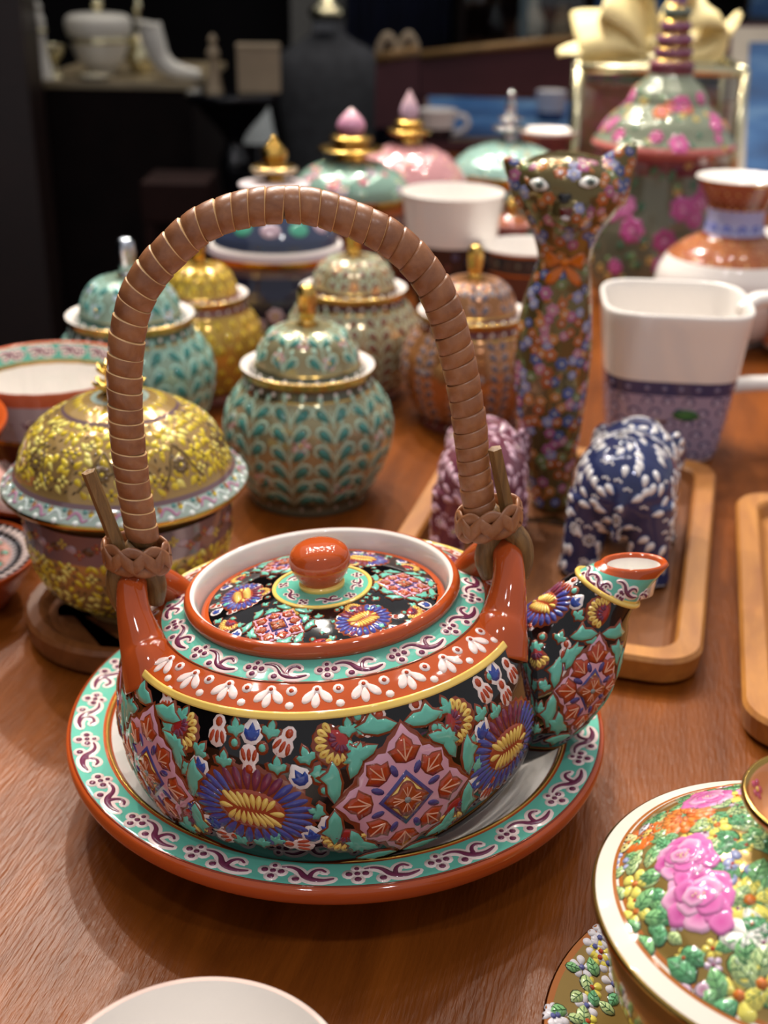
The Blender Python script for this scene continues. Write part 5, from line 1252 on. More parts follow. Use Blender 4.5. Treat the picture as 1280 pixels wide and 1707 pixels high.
# navy water-lily jar
def dec_lily(E, L):
    r2 = random.Random(12)
    for k in range(46):
        u = r2.uniform(-PI, PI); v = r2.uniform(L.knots[2], L.knots[5]); q = r2.random()
        if q < .4: E.poly(u, v, [(9*math.cos(a), 4.6*math.sin(a)) for a in np.arange(12)*PI/6], hx('2f6a48'), hx('4a8c5c'), rings=2)
        else: d_flower(E, u, v, 6.5, hx('b9a4b4'), hx('d8b860'), 7)
def dec_lily_lid(E, L):
    for k in range(12):
        u = k*2*PI/12; E.poly(u, L.knots[3]+.010, [(8*math.cos(a), 6*math.sin(a)) for a in np.arange(12)*PI/6], hx('4fa088') if k % 2 else hx('b9a0ae'), rings=2)
pot('lidded_jar', 'large navy water-lily jar with stacked gold finial, behind the top left of the handle', 'jar', 463, 580, [(580, 78, NAVY), (572, 82, NAVY), (545, 106, NAVY), (512, 118, NAVY), (475, 122, NAVY), (440, 108, hx('5a4a50')), (428, 106, gd, 'c'), (420, 112, gd), (414, 114, hx('b9a9b0'), 'c'), (404, 110, WHITE_LIP), 'lid', (405, 106, WHITE_LIP), (400, 104, hx('39425c')), (385, 101, hx('39425c')), (355, 82, hx('39425c')), (330, 55, hx('39425c')), (318, 52, WHITE_LIP, 'c'), (309, 60, hx('e9dde0')), (304, 58, hx('e9dde0')), (300, 22, gd), 'finial', (302, 18, gd), (294, 16, gd), (289, 28, gd), (283, 39, hx('d9c6a8', .5)), (277, 37, gd), (272, 20, gd), (268, 20, gd), (258, 23, gd), (248, 20, gd), (236, 10, gd), (226, 2, gd)], dec={'body': dec_lily, 'lid': dec_lily_lid})
TEALD = hx('86a596', .25)
def dec_dome(cols, n=9, L_=6):
    def f(E, L):
        r2 = random.Random(n)
        for k in range(70): d_flower(E, r2.uniform(-PI, PI), r2.uniform(L.knots[2], L.knots[5]), L_*r2.uniform(.5, 1), r2.choice(cols), GOLD, 6)
    return f
pot('lidded_jar', 'dome lidded jar with stacked gold discs and pink bud finial', 'jar', 584, 494, [(494, 60, hx('5a2a20')), (470, 72, hx('5a2a20')), (420, 96, hx('6a3426')), (375, 96, hx('6a3426')), (350, 88, hx('c2744a'), 'c'), (338, 92, gd), (332, 96, hx('7c9484')), 'lid', (334, 95, gd), (322, 99, hx('7c9484')), (305, 95, TEALD), (285, 78, TEALD), (272, 52, TEALD), (266, 28, gd, 'c'), (262, 25, gd), 'finial', (263, 24, gd), (254, 26, gd), (250, 52, gd), (246, 54, gd), (242, 30, gd), (236, 28, gd), (232, 36, gd), (227, 34, gd), (222, 20, hx('9c6a88'), 'c'), (210, 24, hx('c58aa6')), (198, 19, hx('d8a4b4')), (185, 7, hx('e0b4bc')), (180, 1, hx('e0b4bc'))],
    dec={'lid': dec_dome([hx('c9788a'), hx('8fae9e'), hx('b9a4b8'), hx('5f8a7c')])})
pot('lidded_jar', 'rose pink dome lidded jar with gold discs and pale pink bud finial', 'jar', 676, 454, [(454, 66, hx('a8626a')), (425, 70, hx('a8626a')), (370, 80, hx('b57a80')), (325, 98, hx('b57a80')), (312, 96, gd, 'c'), (306, 100, gd), 'lid', (306, 99, gd), (298, 99, hx('c48f92', .2)), (280, 88, hx('c48f92', .2)), (258, 66, hx('c48f92', .2)), (244, 40, hx('c48f92', .2)), (238, 22, gd, 'c'), 'finial', (239, 19, gd), (226, 20, gd), (221, 36, gd), (216, 36, gd), (212, 20, gd), (207, 25, gd), (202, 24, gd), (197, 14, hx('b89ab4'), 'c'), (186, 16, hx('c9a8ba')), (172, 12, hx('d8b4bc')), (156, 4, hx('e0bcc0')), (150, 1, hx('e0bcc0'))],
    dec={'lid': dec_dome([hx('cf9aa0'), hx('b8767e'), hx('d8b0a4')], 5, 3.4)})
sv = hx('c4c0c0', .9)
pot('lidded_jar', 'pale turquoise dome lidded jar with tiered silver spire', 'jar', 838, 424, [(424, 60, hx('6f9088')), (410, 72, hx('6f9088')), (360, 84, hx('7a9c94')), (318, 95, hx('7a9c94')), (304, 92, gd, 'c'), (296, 98, gd), 'lid', (296, 96, gd), (284, 96, hx('93b5aa', .2)), (266, 84, hx('93b5aa', .2)), (248, 58, hx('93b5aa', .2)), (238, 26, hx('93b5aa', .2)), (234, 12, sv, 'c'), 'finial', (235, 11, sv), (222, 10, sv), (215, 28, sv), (211, 29, sv), (208, 11, sv), (203, 10, sv), (199, 20, sv), (196, 20, sv), (193, 9, sv), (188, 10, sv), (184, 6, sv), (178, 9, sv), (170, 7, sv), (163, 5, sv), (156, 6, sv), (150, 1, sv)],
    dec={'lid': dec_dome([hx('a9c6ba'), hx('6f9c92'), hx('c9b894')], 7, 3.5)})
pot('vase', 'red brown vase with flared pale rim directly behind the cat head', 'vase', 902, 392, [(392, 40, hx('5a2a2e')), (380, 46, hx('5a2a2e')), (330, 50, hx('6a3438')), (280, 42, hx('6a3438')), (250, 36, hx('6a3438')), (232, 40, hx('7a4044')), (222, 48, hx('d8b0ac'), 'c'), (217, 49, WHITE_LIP), (216, 47, WHITE_LIP), (222, 40, WHITE_LIP), (240, 28, WHITE_LIP)])
pot('lidded_jar', 'small pink rimmed jar with gold finial between white topped cup and cat', 'jar', 846, 470, [(470, 18, MAROON), (460, 22, MAROON), (420, 28, MAROON), (384, 26, hx('7a3a3a'), 'c'), (378, 31, hx('d49a92')), (371, 31, hx('d49a92')), 'lid', (372, 27, hx('a8623c')), (364, 22, hx('a8623c')), (356, 10, gd, 'c'), (352, 9, gd), 'finial', (353, 8, gd), (347, 12, gd), (340, 11, gd), (332, 5, gd), (328, 1, gd)])
# stupa-lidded peony jar
MG = hx('a8458a'); PKB = hx('c4706a'); GRN = hx('6a6a58', .2); MAR = hx('6a3440')
def dec_peon(E, L):
    r2 = random.Random(31); a, b_ = L.knots[1]+.01, L.knots[-4]
    for k in range(240):
        u = r2.uniform(-PI, PI); v = r2.uniform(a, b_); q = r2.random()
        if q < .32: d_flower(E, u, v, r2.uniform(7, 11), r2.choice([hx('b8508f'), hx('a23a72'), hx('c46aa0')]), hx('d48ab4'), 7, lay=3)
        elif q < .8: leaf_paint(E, u, v, r2.uniform(0, 6), r2.uniform(6, 10), r2.choice([hx('4f7a58'), hx('7c9464'), hx('39604a')]))
        else: d_flower(E, u, v, 4, hx('c9a860'), RUST, 5)
def dec_lidp(E, L):
    r2 = random.Random(32)
    for k in range(170):
        u = r2.uniform(-PI, PI); v = r2.uniform(L.knots[3], L.knots[9]); q = r2.random()
        if q < .3: d_flower(E, u, v, r2.uniform(5, 8), r2.choice([hx('d0609c'), hx('c4508c'), hx('d87a50')]), hx('e8a8c8'), 6, lay=3)
        elif q < .85: leaf_paint(E, u, v, r2.uniform(0, 6), r2.uniform(4.5, 7), r2.choice([hx('6f9a78'), hx('9cb48a'), hx('4f806c')]))
        else: d_flower(E, u, v, 3.4, hx('d8c470'), RUST, 5)
pot('lidded_jar', 'tall peony jar with ringed stupa lid, right of the cat figurine', 'jar', 1078, 502, [(502, 72, GRN), (494, 80, GRN), (470, 98, GRN), (400, 104, GRN), (340, 98, GRN), (300, 86, GRN), (282, 84, MAR, 'c'), (262, 86, hx('8a4a54')), (252, 100, PKB, 'c'), (244, 116, PKB), 'lid', (246, 112, PKB), (240, 119, PKB), (232, 116, hx('8a917c', .2), 'c'), (222, 108, hx('8a917c', .2)), (200, 96, hx('8a917c', .2)), (178, 74, hx('8a917c', .2)), (170, 66, hx('8a917c', .2), 'c'), (163, 65, hx('8a917c', .2)), (148, 58, hx('8a917c', .2)), (130, 40, hx('8a917c', .2)), (122, 36, MAR, 'c'), 'finial', (123, 36, MAR), (106, 37, hx('8a5060')), (100, 32, gd), (96, 29, MAR), (88, 32, hx('8a5878')), (80, 31, gd), (76, 26, MAR), (66, 30, hx('8c5a7c')), (58, 27, gd), (54, 22, MAR), (44, 26, hx('8c5a7c')), (36, 23, gd), (30, 19, hx('46584c')), (20, 24, hx('6f7a70')), (12, 21, gd), (6, 14, hx('7d5a8c')), (-14, 15, hx('8a6a9c')), (-22, 11, gd), (-50, 8, hx('8a6a9c')), (-80, 2, gd)],
    dec={'body': dec_peon, 'lid': dec_lidp}, n=96)
def handled(px, py, rx, label, rows, hy0, hy1, sgn=1):
    t = pot('mug', label, 'mug', px, py, rows); b = np.array(t.location)
    P_ = [atY(px+sgn*rx*k, y, b[1])-b for k, y in ((.92, hy0), (1.45, hy0+2), (1.62, (hy0+hy1)/2), (1.3, hy1-4), (.72, hy1))]
    tube(catmull(P_, 24), .0042, 'handle', t, GLAZE, n=10, col=PORC)
handled(728, 250, 32, 'small white mug with dark base, far back before the blue picture', [(250, 20, DKB), (240, 22, DKB), (215, 27, DKB, 'c'), (212, 27, PORC, 'c'), (190, 31, PORC), (183, 33, PORC), (182, 31, PORC), (190, 27, PORC), (205, 18, PORC)], 192, 222)
pot('mug', 'small pale cup with navy lower half, far back above the red brown vase', 'mug', 916, 205, [(205, 19, hx('2c3f66')), (204, 20, hx('2c3f66')), (186, 22, hx('2c3f66'), 'c'), (185, 22, hx('b9b8c4'), 'c'), (165, 25, hx('b9b8c4')), (152, 26, hx('b9b8c4')), (151, 24, PORC), (165, 20, PORC)], z0=.0205)
pot('bowl', 'dark red bowl with pink rim cut by the right edge, behind the vase', 'bowl', 1300, 500, [(500, 30, hx('5a2024')), (480, 40, hx('5a2024')), (430, 68, hx('5a2024')), (402, 80, hx('d8a8a4'), 'c'), (397, 81, WHITE_LIP), (396, 78, WHITE_LIP), (415, 60, WHITE_LIP)])
pot('bowl', 'orange flowered bowl on the right behind the mug handle', 'bowl', 1335, 592, [(592, 36, PORC), (578, 62, PORC), (572, 66, hx('b5643a'), 'c'), (550, 60, hx('b5643a')), (520, 70, hx('5a2420')), (500, 74, hx('5a2420')), (497, 71, PORC), (515, 60, PORC)])

# ------------------------------------------------------------------ shop behind the table
VELVET = simple('black_velvet', hx('36373b'), .9, noise=.3, scale=40)
GOLDM = simple('polished_gold', hx('ece2b8'), .22, 1.0, noise=.1, scale=30)
MAROONP = simple('maroon_paper', hx('4c2026'), .6, noise=.15, scale=8)
GILTP = simple('gilt_paper', hx('8a6a40'), .45, .3, noise=.25, scale=20)
BEIGE = simple('beige_mount', hx('b8ad9c'), .8, noise=.06, scale=30)
RIBBON = simple('yellow_satin', hx('e2cf94'), .5, noise=.15, scale=40)
NAVYC = simple('navy_cloth', hx('0b1330'), .8, noise=.4, scale=12)
BLKGL = simple('black_lacquer', hx('0c0c10'), .12, noise=.3, scale=10)
CREAM = simple('cream_ceramic', hx('d9d4c8'), .25, noise=.08, scale=20)
TAN = simple('tan_card', hx('9c8a70'), .6, noise=.12, scale=20)
def sea(nt, b):
    t = nt.nodes.new('ShaderNodeTexCoord'); mp = nt.nodes.new('ShaderNodeMapping'); mp.inputs['Scale'].default_value = (3, 3, 14); nt.links.new(t.outputs['Object'], mp.inputs[0])
    n = nt.nodes.new('ShaderNodeTexNoise'); n.inputs['Scale'].default_value = 1.6; n.inputs['Detail'].default_value = 6; nt.links.new(mp.outputs[0], n.inputs['Vector'])
    r = nt.nodes.new('ShaderNodeValToRGB'); r.color_ramp.elements[0].position = .3; r.color_ramp.elements[0].color = hx('15325c')[:3]+(1,); r.color_ramp.elements[1].position = .75; r.color_ramp.elements[1].color = hx('7fa6c4')[:3]+(1,)
    e = r.color_ramp.elements.new(.52); e.color = hx('2f5f94')[:3]+(1,)
    nt.links.new(n.outputs['Fac'], r.inputs[0]); nt.links.new(r.outputs[0], b.inputs['Base Color']); b.inputs['Roughness'].default_value = .45
SEA = mat('sea_print', sea)
def glassm(nt, b):
    b.inputs['Base Color'].default_value = (.92, .96, .95, 1); b.inputs['Roughness'].default_value = .02; b.inputs['Transmission Weight'].default_value = 1; b.inputs['IOR'].default_value = 1.45
GLASS = mat('clear_glass', glassm)
def quad(name, pts, th, m, parent=None, label=None):
    """a board from four corners, with thickness behind it"""
    P_ = [np.array(p, float) for p in pts]; n = np.cross(P_[1]-P_[0], P_[3]-P_[0]); n /= np.linalg.norm(n); n = n if n[1] > 0 else -n
    V = P_+[p+n*th for p in P_]
    return recalc(mesh(name, V, [(0, 1, 2, 3), (7, 6, 5, 4), (0, 4, 5, 1), (1, 5, 6, 2), (2, 6, 7, 3), (3, 7, 4, 0)], m, smooth=False, parent=parent, label=label))
def rel(t, pts): 
    l = np.array(t.location); return [np.array(p)-l for p in pts]

# glass case with gilt edges and yellow ribbon bows
def glass_case():
    Y0 = 1.42; D_ = .17; A = atY(968, 108, Y0); B = atY(1238, 126, Y0); zb = 0.0; zt = (A[2]+B[2])/2; x0, x1 = A[0], B[0]
    dy = .03
    t = thing('glass_case', 'clear glass display case with gilt edges and yellow ribbon on top', 'case', ((x0+x1)/2, Y0, 0), -R_(7))
    w2 = (x1-x0)/2; C_ = [(-w2, 0), (w2, 0), (w2, D_), (-w2, D_)]; r = .0055
    for i in range(4):
        a, b = C_[i], C_[(i+1) % 4]
        for z in (zt, .006): tube([(a[0], a[1], z), ((a[0]+b[0])/2, (a[1]+b[1])/2, z), (b[0], b[1], z)], r, 'gilt_edge', t, GOLDM, n=10, up=(0, 0, 1))
        tube([(a[0], a[1], .006), (a[0], a[1], zt/2), (a[0], a[1], zt)], r, 'gilt_post', t, GOLDM, n=10)
        q = [(a[0], a[1], .008), (b[0], b[1], .008), (b[0], b[1], zt-.003), (a[0], a[1], zt-.003)]
        quad('glass_pane', q, .002, GLASS, t)
    quad('glass_pane', [(-w2, 0, zt-.001), (w2, 0, zt-.001), (w2, D_, zt-.001), (-w2, D_, zt-.001)], .002, GLASS, t)
    return t, zt, w2, D_
case, CZ, CW, CD = glass_case()
def bows():
    t = thing('ribbon_bow', 'pale yellow satin ribbon bow lying on the glass case', 'ribbon', (case.location[0]-.005, case.location[1]+.03, CZ+.0115), -R_(7))
    def loop(name, P_, w_, tw=0):
        c = catmull(P_, 30); V, F = [], []
        for i, p_ in enumerate(c):
            f = i/29; ww = w_*(.45+.55*math.sin(PI*f)**.6); s_ = math.sin(f*9)*.004
            for j, q in enumerate((-1, -.4, .3, 1)): V.append((p_[0]+ww*q*.42*math.cos(tw+f*2), p_[1]+ww*q*.55, p_[2]+ww*q*.62*math.sin(1.1+tw*.6)+.003*math.sin(q*4+f*6)))
        for i in range(29):
            for j in range(3): a = i*4+j; F.append((a, a+1, a+5, a+4))
        o = mesh(name, V, F, RIBBON, parent=t); s = o.modifiers.new('s', 'SOLIDIFY'); s.thickness = .0012
    loop('loop', [(0, 0, .012), (-.02, 0, .045), (-.055, .002, .062), (-.05, .004, .030), (-.01, 0, .010)], .034)
    loop('loop', [(0, 0, .012), (-.04, -.005, .028), (-.085, 0, .022), (-.07, .004, .004), (-.01, 0, .008)], .034, 1)
    loop('loop', [(0, 0, .012), (.025, .004, .046), (.058, 0, .050), (.055, 0, .012), (.01, 0, .008)], .036, 2)
    loop('loop', [(0, 0, .014), (-.01, .004, .050), (-.03, .004, .080), (-.008, .006, .060), (0, 0, .016)], .028, 3)
    loop('loop', [(.004, 0, .012), (.014, .004, .055), (.034, .004, .074), (.040, .006, .045), (.006, 0, .014)], .022, 4)
    loop('tail', [(0, 0, .008), (-.04, -.01, .012), (-.08, -.012, .006), (-.105, -.012, .003)], .012, 2)
    loop('tail', [(0, 0, .008), (.05, -.008, .008), (.078, -.004, .030), (.088, 0, .046)], .010, 1)
    tube([(-.008, 0, .010), (0, 0, .014), (.008, 0, .010)], [.008, .011, .008], 'knot', t, RIBBON, n=10)
bows()
def picture(label, corners, th, mount, inner, parts=True, frame=None):
    c = np.mean(corners, axis=0); t = thing('framed_picture', label, 'picture', tuple(map(float, (c[0], c[1], min(p[2] for p in corners))))); C_ = rel(t, corners)
    quad('frame', C_, th, frame or MAROONP, t)
    m = np.mean(C_, axis=0); up = np.cross(C_[1]-C_[0], C_[3]-C_[0]); up = -up/np.linalg.norm(up)*.004; up = -up if (up[1] > .001 or (abs(up[1]) < .003 and up[2] < 0)) else up
    quad('mount', [m+(p-m)*.94+up for p in C_], .003, mount, t)
    quad('print', [m+(p-m)*inner+up*2 for p in C_], .003, SEA, t)
picture('large framed sea print with beige mount at the right edge', [at(1200, 335, .014), atY(1480, 336, at(1200, 335, .014)[1]), atY(1500, 40, 1.78), atY(1212, 40, 1.78)], .02, BEIGE, .74)
picture('blue framed print lying behind the small white mug', [at(712, 238, .016), at(968, 236, .016), at(958, 172, .016), at(704, 165, .016)], .013, TAN, .92)
def bag(label, pts, Y, handles=()):
    t = thing('gift_bag', label, 'bag', tuple(map(float, atY(sum(p[0] for p in pts)/4, max(p[1] for p in pts), Y)))); P_ = rel(t, [atY(px, py, Y) for px, py in pts])
    quad('panel', P_, .07, MAROONP, t)
    a, b = P_[3], P_[2]; tube([a+np.array([0, -.004, 0]), (a+b)/2+np.array([0, -.004, .001]), b+np.array([0, -.004, 0])], .010, 'gilt_edge', t, GILTP, n=8, up=(0, 0, 1))
    for hx0, hx1, hy, top in handles:
        l = np.array(t.location); tube(catmull([atY(hx0, hy, Y)-l, atY(hx0+2, (hy+top)/2, Y)-l, atY((hx0+hx1)/2, top, Y)-l, atY(hx1-2, (hy+top)/2, Y)-l, atY(hx1, hy, Y)-l], 24), .0075, 'handle', t, TAN, n=8)
bag('maroon gift bag with gilt top edge and two loop handles, behind the black bust', [(624, 213), (697, 212), (698, 84), (626, 97)], 2.3, ((632, 660, 92, 60), (668, 693, 88, 58)))
bag('wide maroon gift bag with slanted gilt top edge, behind the spired jar', [(700, 161), (972, 159), (968, 64), (700, 92)], 2.93)

def bust():
    Y = 3.3; t = thing('display_bust', 'black velvet display bust with gold neck cap in the dark background', 'bust', tuple(map(float, atY(552, 640, Y)))); l = np.array(t.location)
    def loft(name, rows, m, n=40, par=None):
        V, F = [], []
        for (y, x0, x1, d) in rows:
            a, b = atY(x0, y, Y), atY(x1, y, Y); c = (a+b)/2-l; hw = (b[0]-a[0])/2
            for j in range(n): an = 2*PI*j/n; V.append((c[0]+hw*math.sin(an), -hw*d*math.cos(an), c[2]))
        for i in range(len(rows)-1):
            for j in range(n): a, b = i*n+j, i*n+(j+1) % n; F.append((a, b, b+n, a+n))
        F.append(tuple(range(n))[::-1]); F.append(tuple(range((len(rows)-1)*n, len(rows)*n)))
        return recalc(mesh(name, V, F, m, parent=t))
    loft('torso', [(640, 500, 604, .6), (560, 496, 606, .6), (470, 490, 612, .6), (380, 492, 610, .6), (300, 486, 612, .62), (230, 474, 622, .62), (170, 464, 632, .6), (130, 458, 638, .55), (105, 460, 637, .5), (90, 468, 630, .46), (78, 484, 614, .42), (68, 502, 594, .5), (58, 516, 578, .7), (46, 520, 572, .9), (26, 521, 570, .95)], VELVET)
    loft('neck_cap', [(28, 516, 574, .95), (20, 515, 575, .95), (13, 517, 573, .95), (8, 526, 564, .95), (-2, 532, 558, .95), (-12, 536, 552, 1)], GOLDM)
    E = Enamel(Flat()); 
    p_ = atY(541, 44, Y)-l; quad('neck_label', [p_+np.array(v) for v in ((-.026, -.042, -.010), (.026, -.042, -.010), (.026, -.042, .010), (-.026, -.042, .010))], .003, simple('grey_label', hx('54565c'), .6), t)
bust()

def counter():
    Y = 2.35; A = atY(54, 143, Y); B = atY(318, 128, Y); t = thing('display_counter', 'dark wooden display counter in the left background with pale top', 'counter', (float((A[0]+B[0])/2), Y, -.75)); w2 = float(B[0]-A[0])/2; zt = float((A[2]+B[2])/2)+.75
    box('cabinet', -w2, w2, 0, .45, 0, zt-.014, DARKFLOOR, t, .004); box('top', -w2-.006, w2+.006, -.006, .46, zt-.013, zt, simple('counter_top', hx('8c7c60'), .35, noise=.2, scale=12), t, .002)
    return Y, zt-.75
CY, CTZ = counter()
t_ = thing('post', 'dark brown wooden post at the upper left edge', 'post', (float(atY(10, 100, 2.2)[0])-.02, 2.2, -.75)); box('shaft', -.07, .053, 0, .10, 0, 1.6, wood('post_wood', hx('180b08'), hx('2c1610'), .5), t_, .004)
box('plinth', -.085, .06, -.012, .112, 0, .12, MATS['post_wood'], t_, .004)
def on_counter(px, depth): 
    p_ = atY(px, 120, CY+depth); return (float(p_[0]), CY+depth, CTZ)
S_ = 2.4/CAM_F*1.02
def mini(name, label, cat_, loc, parts):
    t = thing(name, label, cat_, loc)
    for nm, m, pr in parts: Lathe([(r*S_, z*S_, WHITE)+tuple(k) for r, z, *k in pr], 5).mesh(nm, t, m, n=48)
    return t
mini('covered_bowl', 'white covered bowl with gold bands on the far left counter', 'bowl', on_counter(170, .12), [('body', CREAM, [(0, 0), (18, 0, 'c'), (20, 5), (34, 20), (45, 44), (47, 52), (44, 52, 'c'), (0, 50)]), ('gold_band', GOLDM, [(47.5, 49, 'c'), (49, 53), (47.5, 57, 'c')]), ('lid', CREAM, [(47, 56), (50, 60, 'c'), (52, 72), (50, 84), (40, 90), (8, 93, 'c'), (0, 93)]), ('knob', GOLDM, [(0, 92), (5, 92, 'c'), (5, 97), (9, 104), (8, 112), (0, 116)])])
mini('gold_cup', 'small gold stemmed cup left of the white bowl on the far counter', 'cup', on_counter(92, .06), [('body', GOLDM, [(0, 0), (13, 0, 'c'), (12, 4), (4, 9), (4, 22), (13, 32), (17, 48), (15, 48, 'c'), (10, 34), (0, 30)])])
mini('gold_jar', 'small gold lidded jar right of the white bowl on the far counter', 'jar', on_counter(236, .16), [('body', GOLDM, [(0, 0), (14, 0, 'c'), (20, 12), (22, 28), (16, 42, 'c'), (0, 42)]), ('lid', GOLDM, [(17, 42), (17, 45), (12, 56), (4, 62), (3, 84), (6, 100), (3, 118), (0, 122)])])
mini('figurine', 'pale slender figurine with gold trim at the left end of the far counter', 'figurine', on_counter(72, .03), [('body', CREAM, [(0, 0), (17, 0, 'c'), (15, 12), (10, 34), (8, 62), (9, 84), (5, 96), (6, 104), (0, 112)]), ('gold_collar', GOLDM, [(9.5, 66, 'c'), (11, 69), (9.5, 72, 'c')])])
mini('gold_dish', 'tiny gold rimmed dish at the front of the far counter', 'dish', on_counter(158, .02), [('body', CREAM, [(0, 0), (14, 0, 'c'), (26, 6), (25, 7, 'c'), (0, 4)]), ('gold_rim', GOLDM, [(25, 6, 'c'), (27, 7), (25, 8, 'c')])])
l_ = on_counter(270, .03); t_ = thing('boot_ornament', 'white boot shaped ceramic ornament at the right end of the far counter', 'ornament', l_)
tube(catmull([(-.020, 0, .095), (-.012, 0, .065), (0, 0, .036), (.022, 0, .018), (.056, 0, .012), (.070, 0, .012)], 30), catmull([(.023,), (.022,), (.0185,), (.0165,), (.012,), (.0085,)], 30)[:, 0], 'boot', t_, CREAM, n=20)
tube([(-.0225, 0, .092), (-.021, 0, .097), (-.0205, 0, .100)], [.0235, .0255, .0245], 'cuff', t_, CREAM, n=20)
def pedestal():
    Y = 2.2; b = atY(388, 152, Y); zt = float(b[2]); t = thing('pedestal_table', 'round black lacquer pedestal table in the left background', 'table', (float(b[0]), Y, -.75)); H_ = zt+.75
    Lathe([(0, H_-.022, WHITE), (.068, H_-.022, WHITE, 'c'), (.078, H_-.014, WHITE), (.080, H_-.006, WHITE), (.077, H_, WHITE, 'c'), (0, H_, WHITE)], 5).mesh('top', t, BLKGL, n=64)
    Lathe([(0, 0, WHITE), (.08, 0, WHITE, 'c'), (.08, .02, WHITE), (.04, .06, WHITE), (.022, .12, WHITE), (.030, .3, WHITE), (.018, H_-.2, WHITE), (.028, H_-.12, WHITE), (.016, H_-.08, WHITE), (.06, H_-.021, WHITE), (0, H_-.0205, WHITE)], 5).mesh('stem', t, BLKGL, n=40)
    x, y = float(b[0]), Y
    t2 = thing('tan_box', 'tan card box standing on the black pedestal table', 'box', (x+.045, y, zt), .1); box('carton', -.036, .036, -.03, .03, 0, .070, TAN, t2, .003); box('flap', -.037, .037, -.031, .031, .0705, .076, TAN, t2, .002)
    t3 = thing('figurine', 'small grey figurine beside the tan box on the black table', 'figurine', (x-.030, y-.01, zt)); Lathe([(0, 0, WHITE), (.016, 0, WHITE, 'c'), (.013, .012, WHITE), (.008, .045, WHITE), (.011, .062, WHITE), (.005, .074, WHITE), (.007, .084, WHITE), (0, .092, WHITE)], 5).mesh('body', t3, TAN, n=32)
pedestal()
Y_ = 3.0; b_ = atY(428, 236, Y_); t_ = thing('lampshade', 'pale conical lampshade low in the dark left background', 'lamp', (float(b_[0]), Y_, -.75)); z_ = float(b_[2])+.75
Lathe([(.046, z_, WHITE, 'c'), (.028, z_+.095, WHITE, 'c'), (.026, z_+.095, WHITE, 'c'), (.044, z_, WHITE)], 5).mesh('shade', t_, simple('shade_cloth', hx('aeb4b4'), .8), n=40)
Lathe([(0, 0, WHITE), (.07, 0, WHITE, 'c'), (.06, .015, WHITE), (.008, .03, WHITE), (.008, z_+.05, WHITE), (0, z_+.06, WHITE)], 5).mesh('stand', t_, BLKGL, n=24)
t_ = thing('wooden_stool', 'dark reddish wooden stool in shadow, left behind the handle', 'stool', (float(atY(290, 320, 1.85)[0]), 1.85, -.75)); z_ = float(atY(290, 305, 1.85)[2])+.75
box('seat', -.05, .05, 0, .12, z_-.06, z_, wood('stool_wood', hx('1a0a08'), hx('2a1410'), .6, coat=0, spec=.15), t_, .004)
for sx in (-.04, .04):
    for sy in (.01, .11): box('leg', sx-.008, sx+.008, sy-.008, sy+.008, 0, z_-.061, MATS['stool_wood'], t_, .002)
# back wall: navy hanging, pale pilaster, dark glazed cabinet, blue canvases
t_ = thing('navy_curtain', 'dark navy curtain hanging behind the black bust', 'curtain', (float(atY(670, 0, 4.2)[0]), 4.2, -.75))
V, F = [], []; x0, x1 = float(atY(578, 0, 4.2)[0]), float(atY(750, 0, 4.2)[0]); n = 60
for k in range(n+1):
    x = x0+(x1-x0)*k/n; V += [(x-t_.location[0], .025*math.sin(k*1.1), 0), (x-t_.location[0], .018*math.sin(k*1.1+.3), 2.2)]
for k in range(n): F.append((2*k, 2*k+2, 2*k+3, 2*k+1))
o = mesh('cloth', V, F, NAVYC, parent=t_); o.modifiers.new('s', 'SOLIDIFY').thickness = .004
box('trim_1', float(atY(484, 0, 4.3)[0]), float(atY(582, 0, 4.3)[0]), 4.30, 4.398, -.75, 2.0, simple('grey_pilaster', hx('6f6d68'), .7, noise=.06), kind='structure')
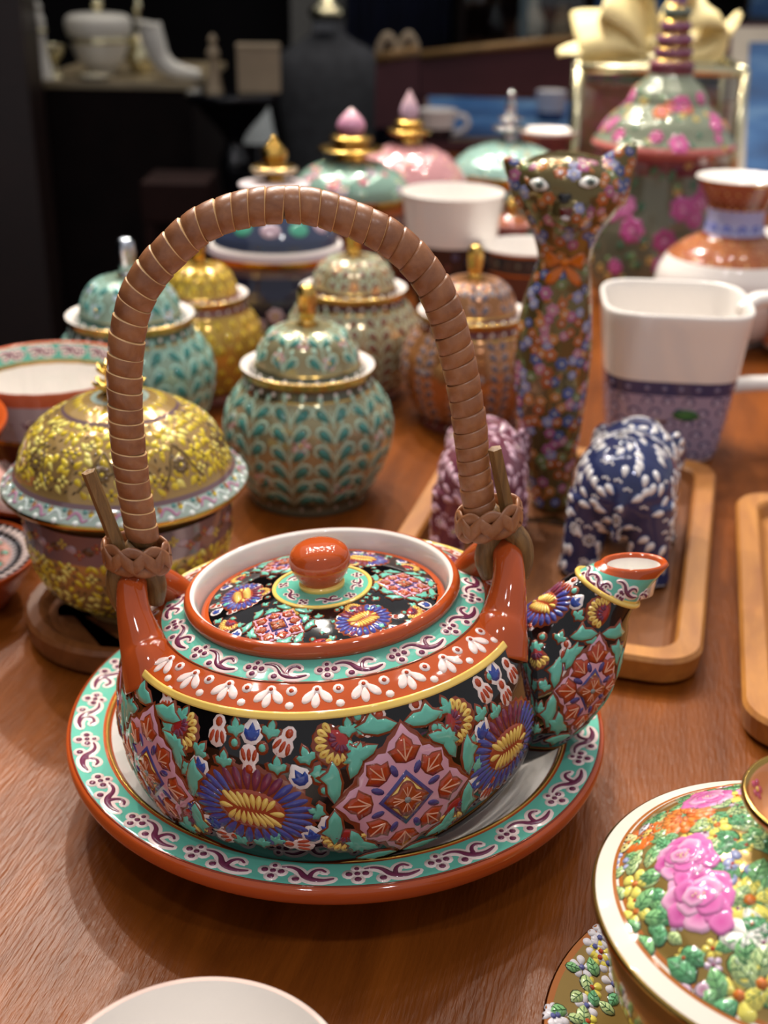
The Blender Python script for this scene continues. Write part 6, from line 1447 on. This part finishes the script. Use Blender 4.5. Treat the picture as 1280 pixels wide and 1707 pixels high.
def cabinet():
    Y = 4.0; x0, x1 = float(atY(765, 0, Y)[0]), float(atY(985, 0, Y)[0]); t = thing('glazed_cabinet', 'dark glazed cabinet with pale things inside, at the back right', 'cabinet', ((x0+x1)/2, Y, -.75)); w2 = (x1-x0)/2
    box('carcass', -w2, w2, .22, .26, 0, 1.9, DARKFLOOR, t); box('side', -w2, -w2+.02, 0, .22, 0, 1.9, DARKFLOOR, t); box('side', w2-.02, w2, 0, .22, 0, 1.9, DARKFLOOR, t); box('shelf', -w2+.02, w2-.02, .03, .22, .76, .78, DARKFLOOR, t); box('base', -w2+.02, w2-.02, 0, .22, 0, .5, DARKFLOOR, t); box('crown', -w2, w2, 0, .26, 1.9, 1.95, DARKFLOOR, t)
    for f in (-.5, .5): quad('glass_pane', [(w2*(f-.46), .004, .52), (w2*(f+.46), .004, .52), (w2*(f+.46), .004, 1.88), (w2*(f-.46), .004, 1.88)], .004, GLASS, t)
    box('mullion', -.012, .012, 0, .02, .5, 1.9, simple('steel_strip', hx('5a6a70'), .3, .6), t)
    for k, (dx, h, r, m) in enumerate(((.18*w2, .16, .045, CREAM), (.68*w2, .13, .04, TAN), (-.4*w2, .15, .04, BLKGL))):
        v = thing('vase', ['pale vase in the dark glazed cabinet, left of the tan one', 'tan vase in the dark glazed cabinet', 'black vase in the dark glazed cabinet'][k], 'vase', (t.location[0]+dx, Y+.12, .03)); Lathe([(0, 0, WHITE), (r*.6, 0, WHITE, 'c'), (r, h*.45, WHITE), (r*.45, h*.8, WHITE), (r*.6, h, WHITE, 'c'), (0, h*.98, WHITE)], 5).mesh('body', v, m, n=32)
cabinet()
def canvas(label, px0, px1, Y, z0, z1):
    x0, x1 = float(atY(px0, 0, Y)[0]), float(atY(px1, 0, Y)[0]); t = thing('canvas', label, 'picture', ((x0+x1)/2, Y, z0)); w2 = (x1-x0)/2
    box('frame', -w2, w2, 0, .03, 0, z1-z0, BLKGL, t, .003); quad('print', [(-w2*.93, -.004, .03), (w2*.93, -.004, .03), (w2*.93, -.004, z1-z0-.03), (-w2*.93, -.004, z1-z0-.03)], .004, SEA, t)
canvas('blue sea canvas on the far wall above the glass case', 990, 1110, 4.25, float(atY(1000, 72, 4.25)[2]), .9)
canvas('blue sea canvas on the far wall at the upper right corner', 1246, 1420, 4.25, float(atY(1250, 44, 4.25)[2]), .9)
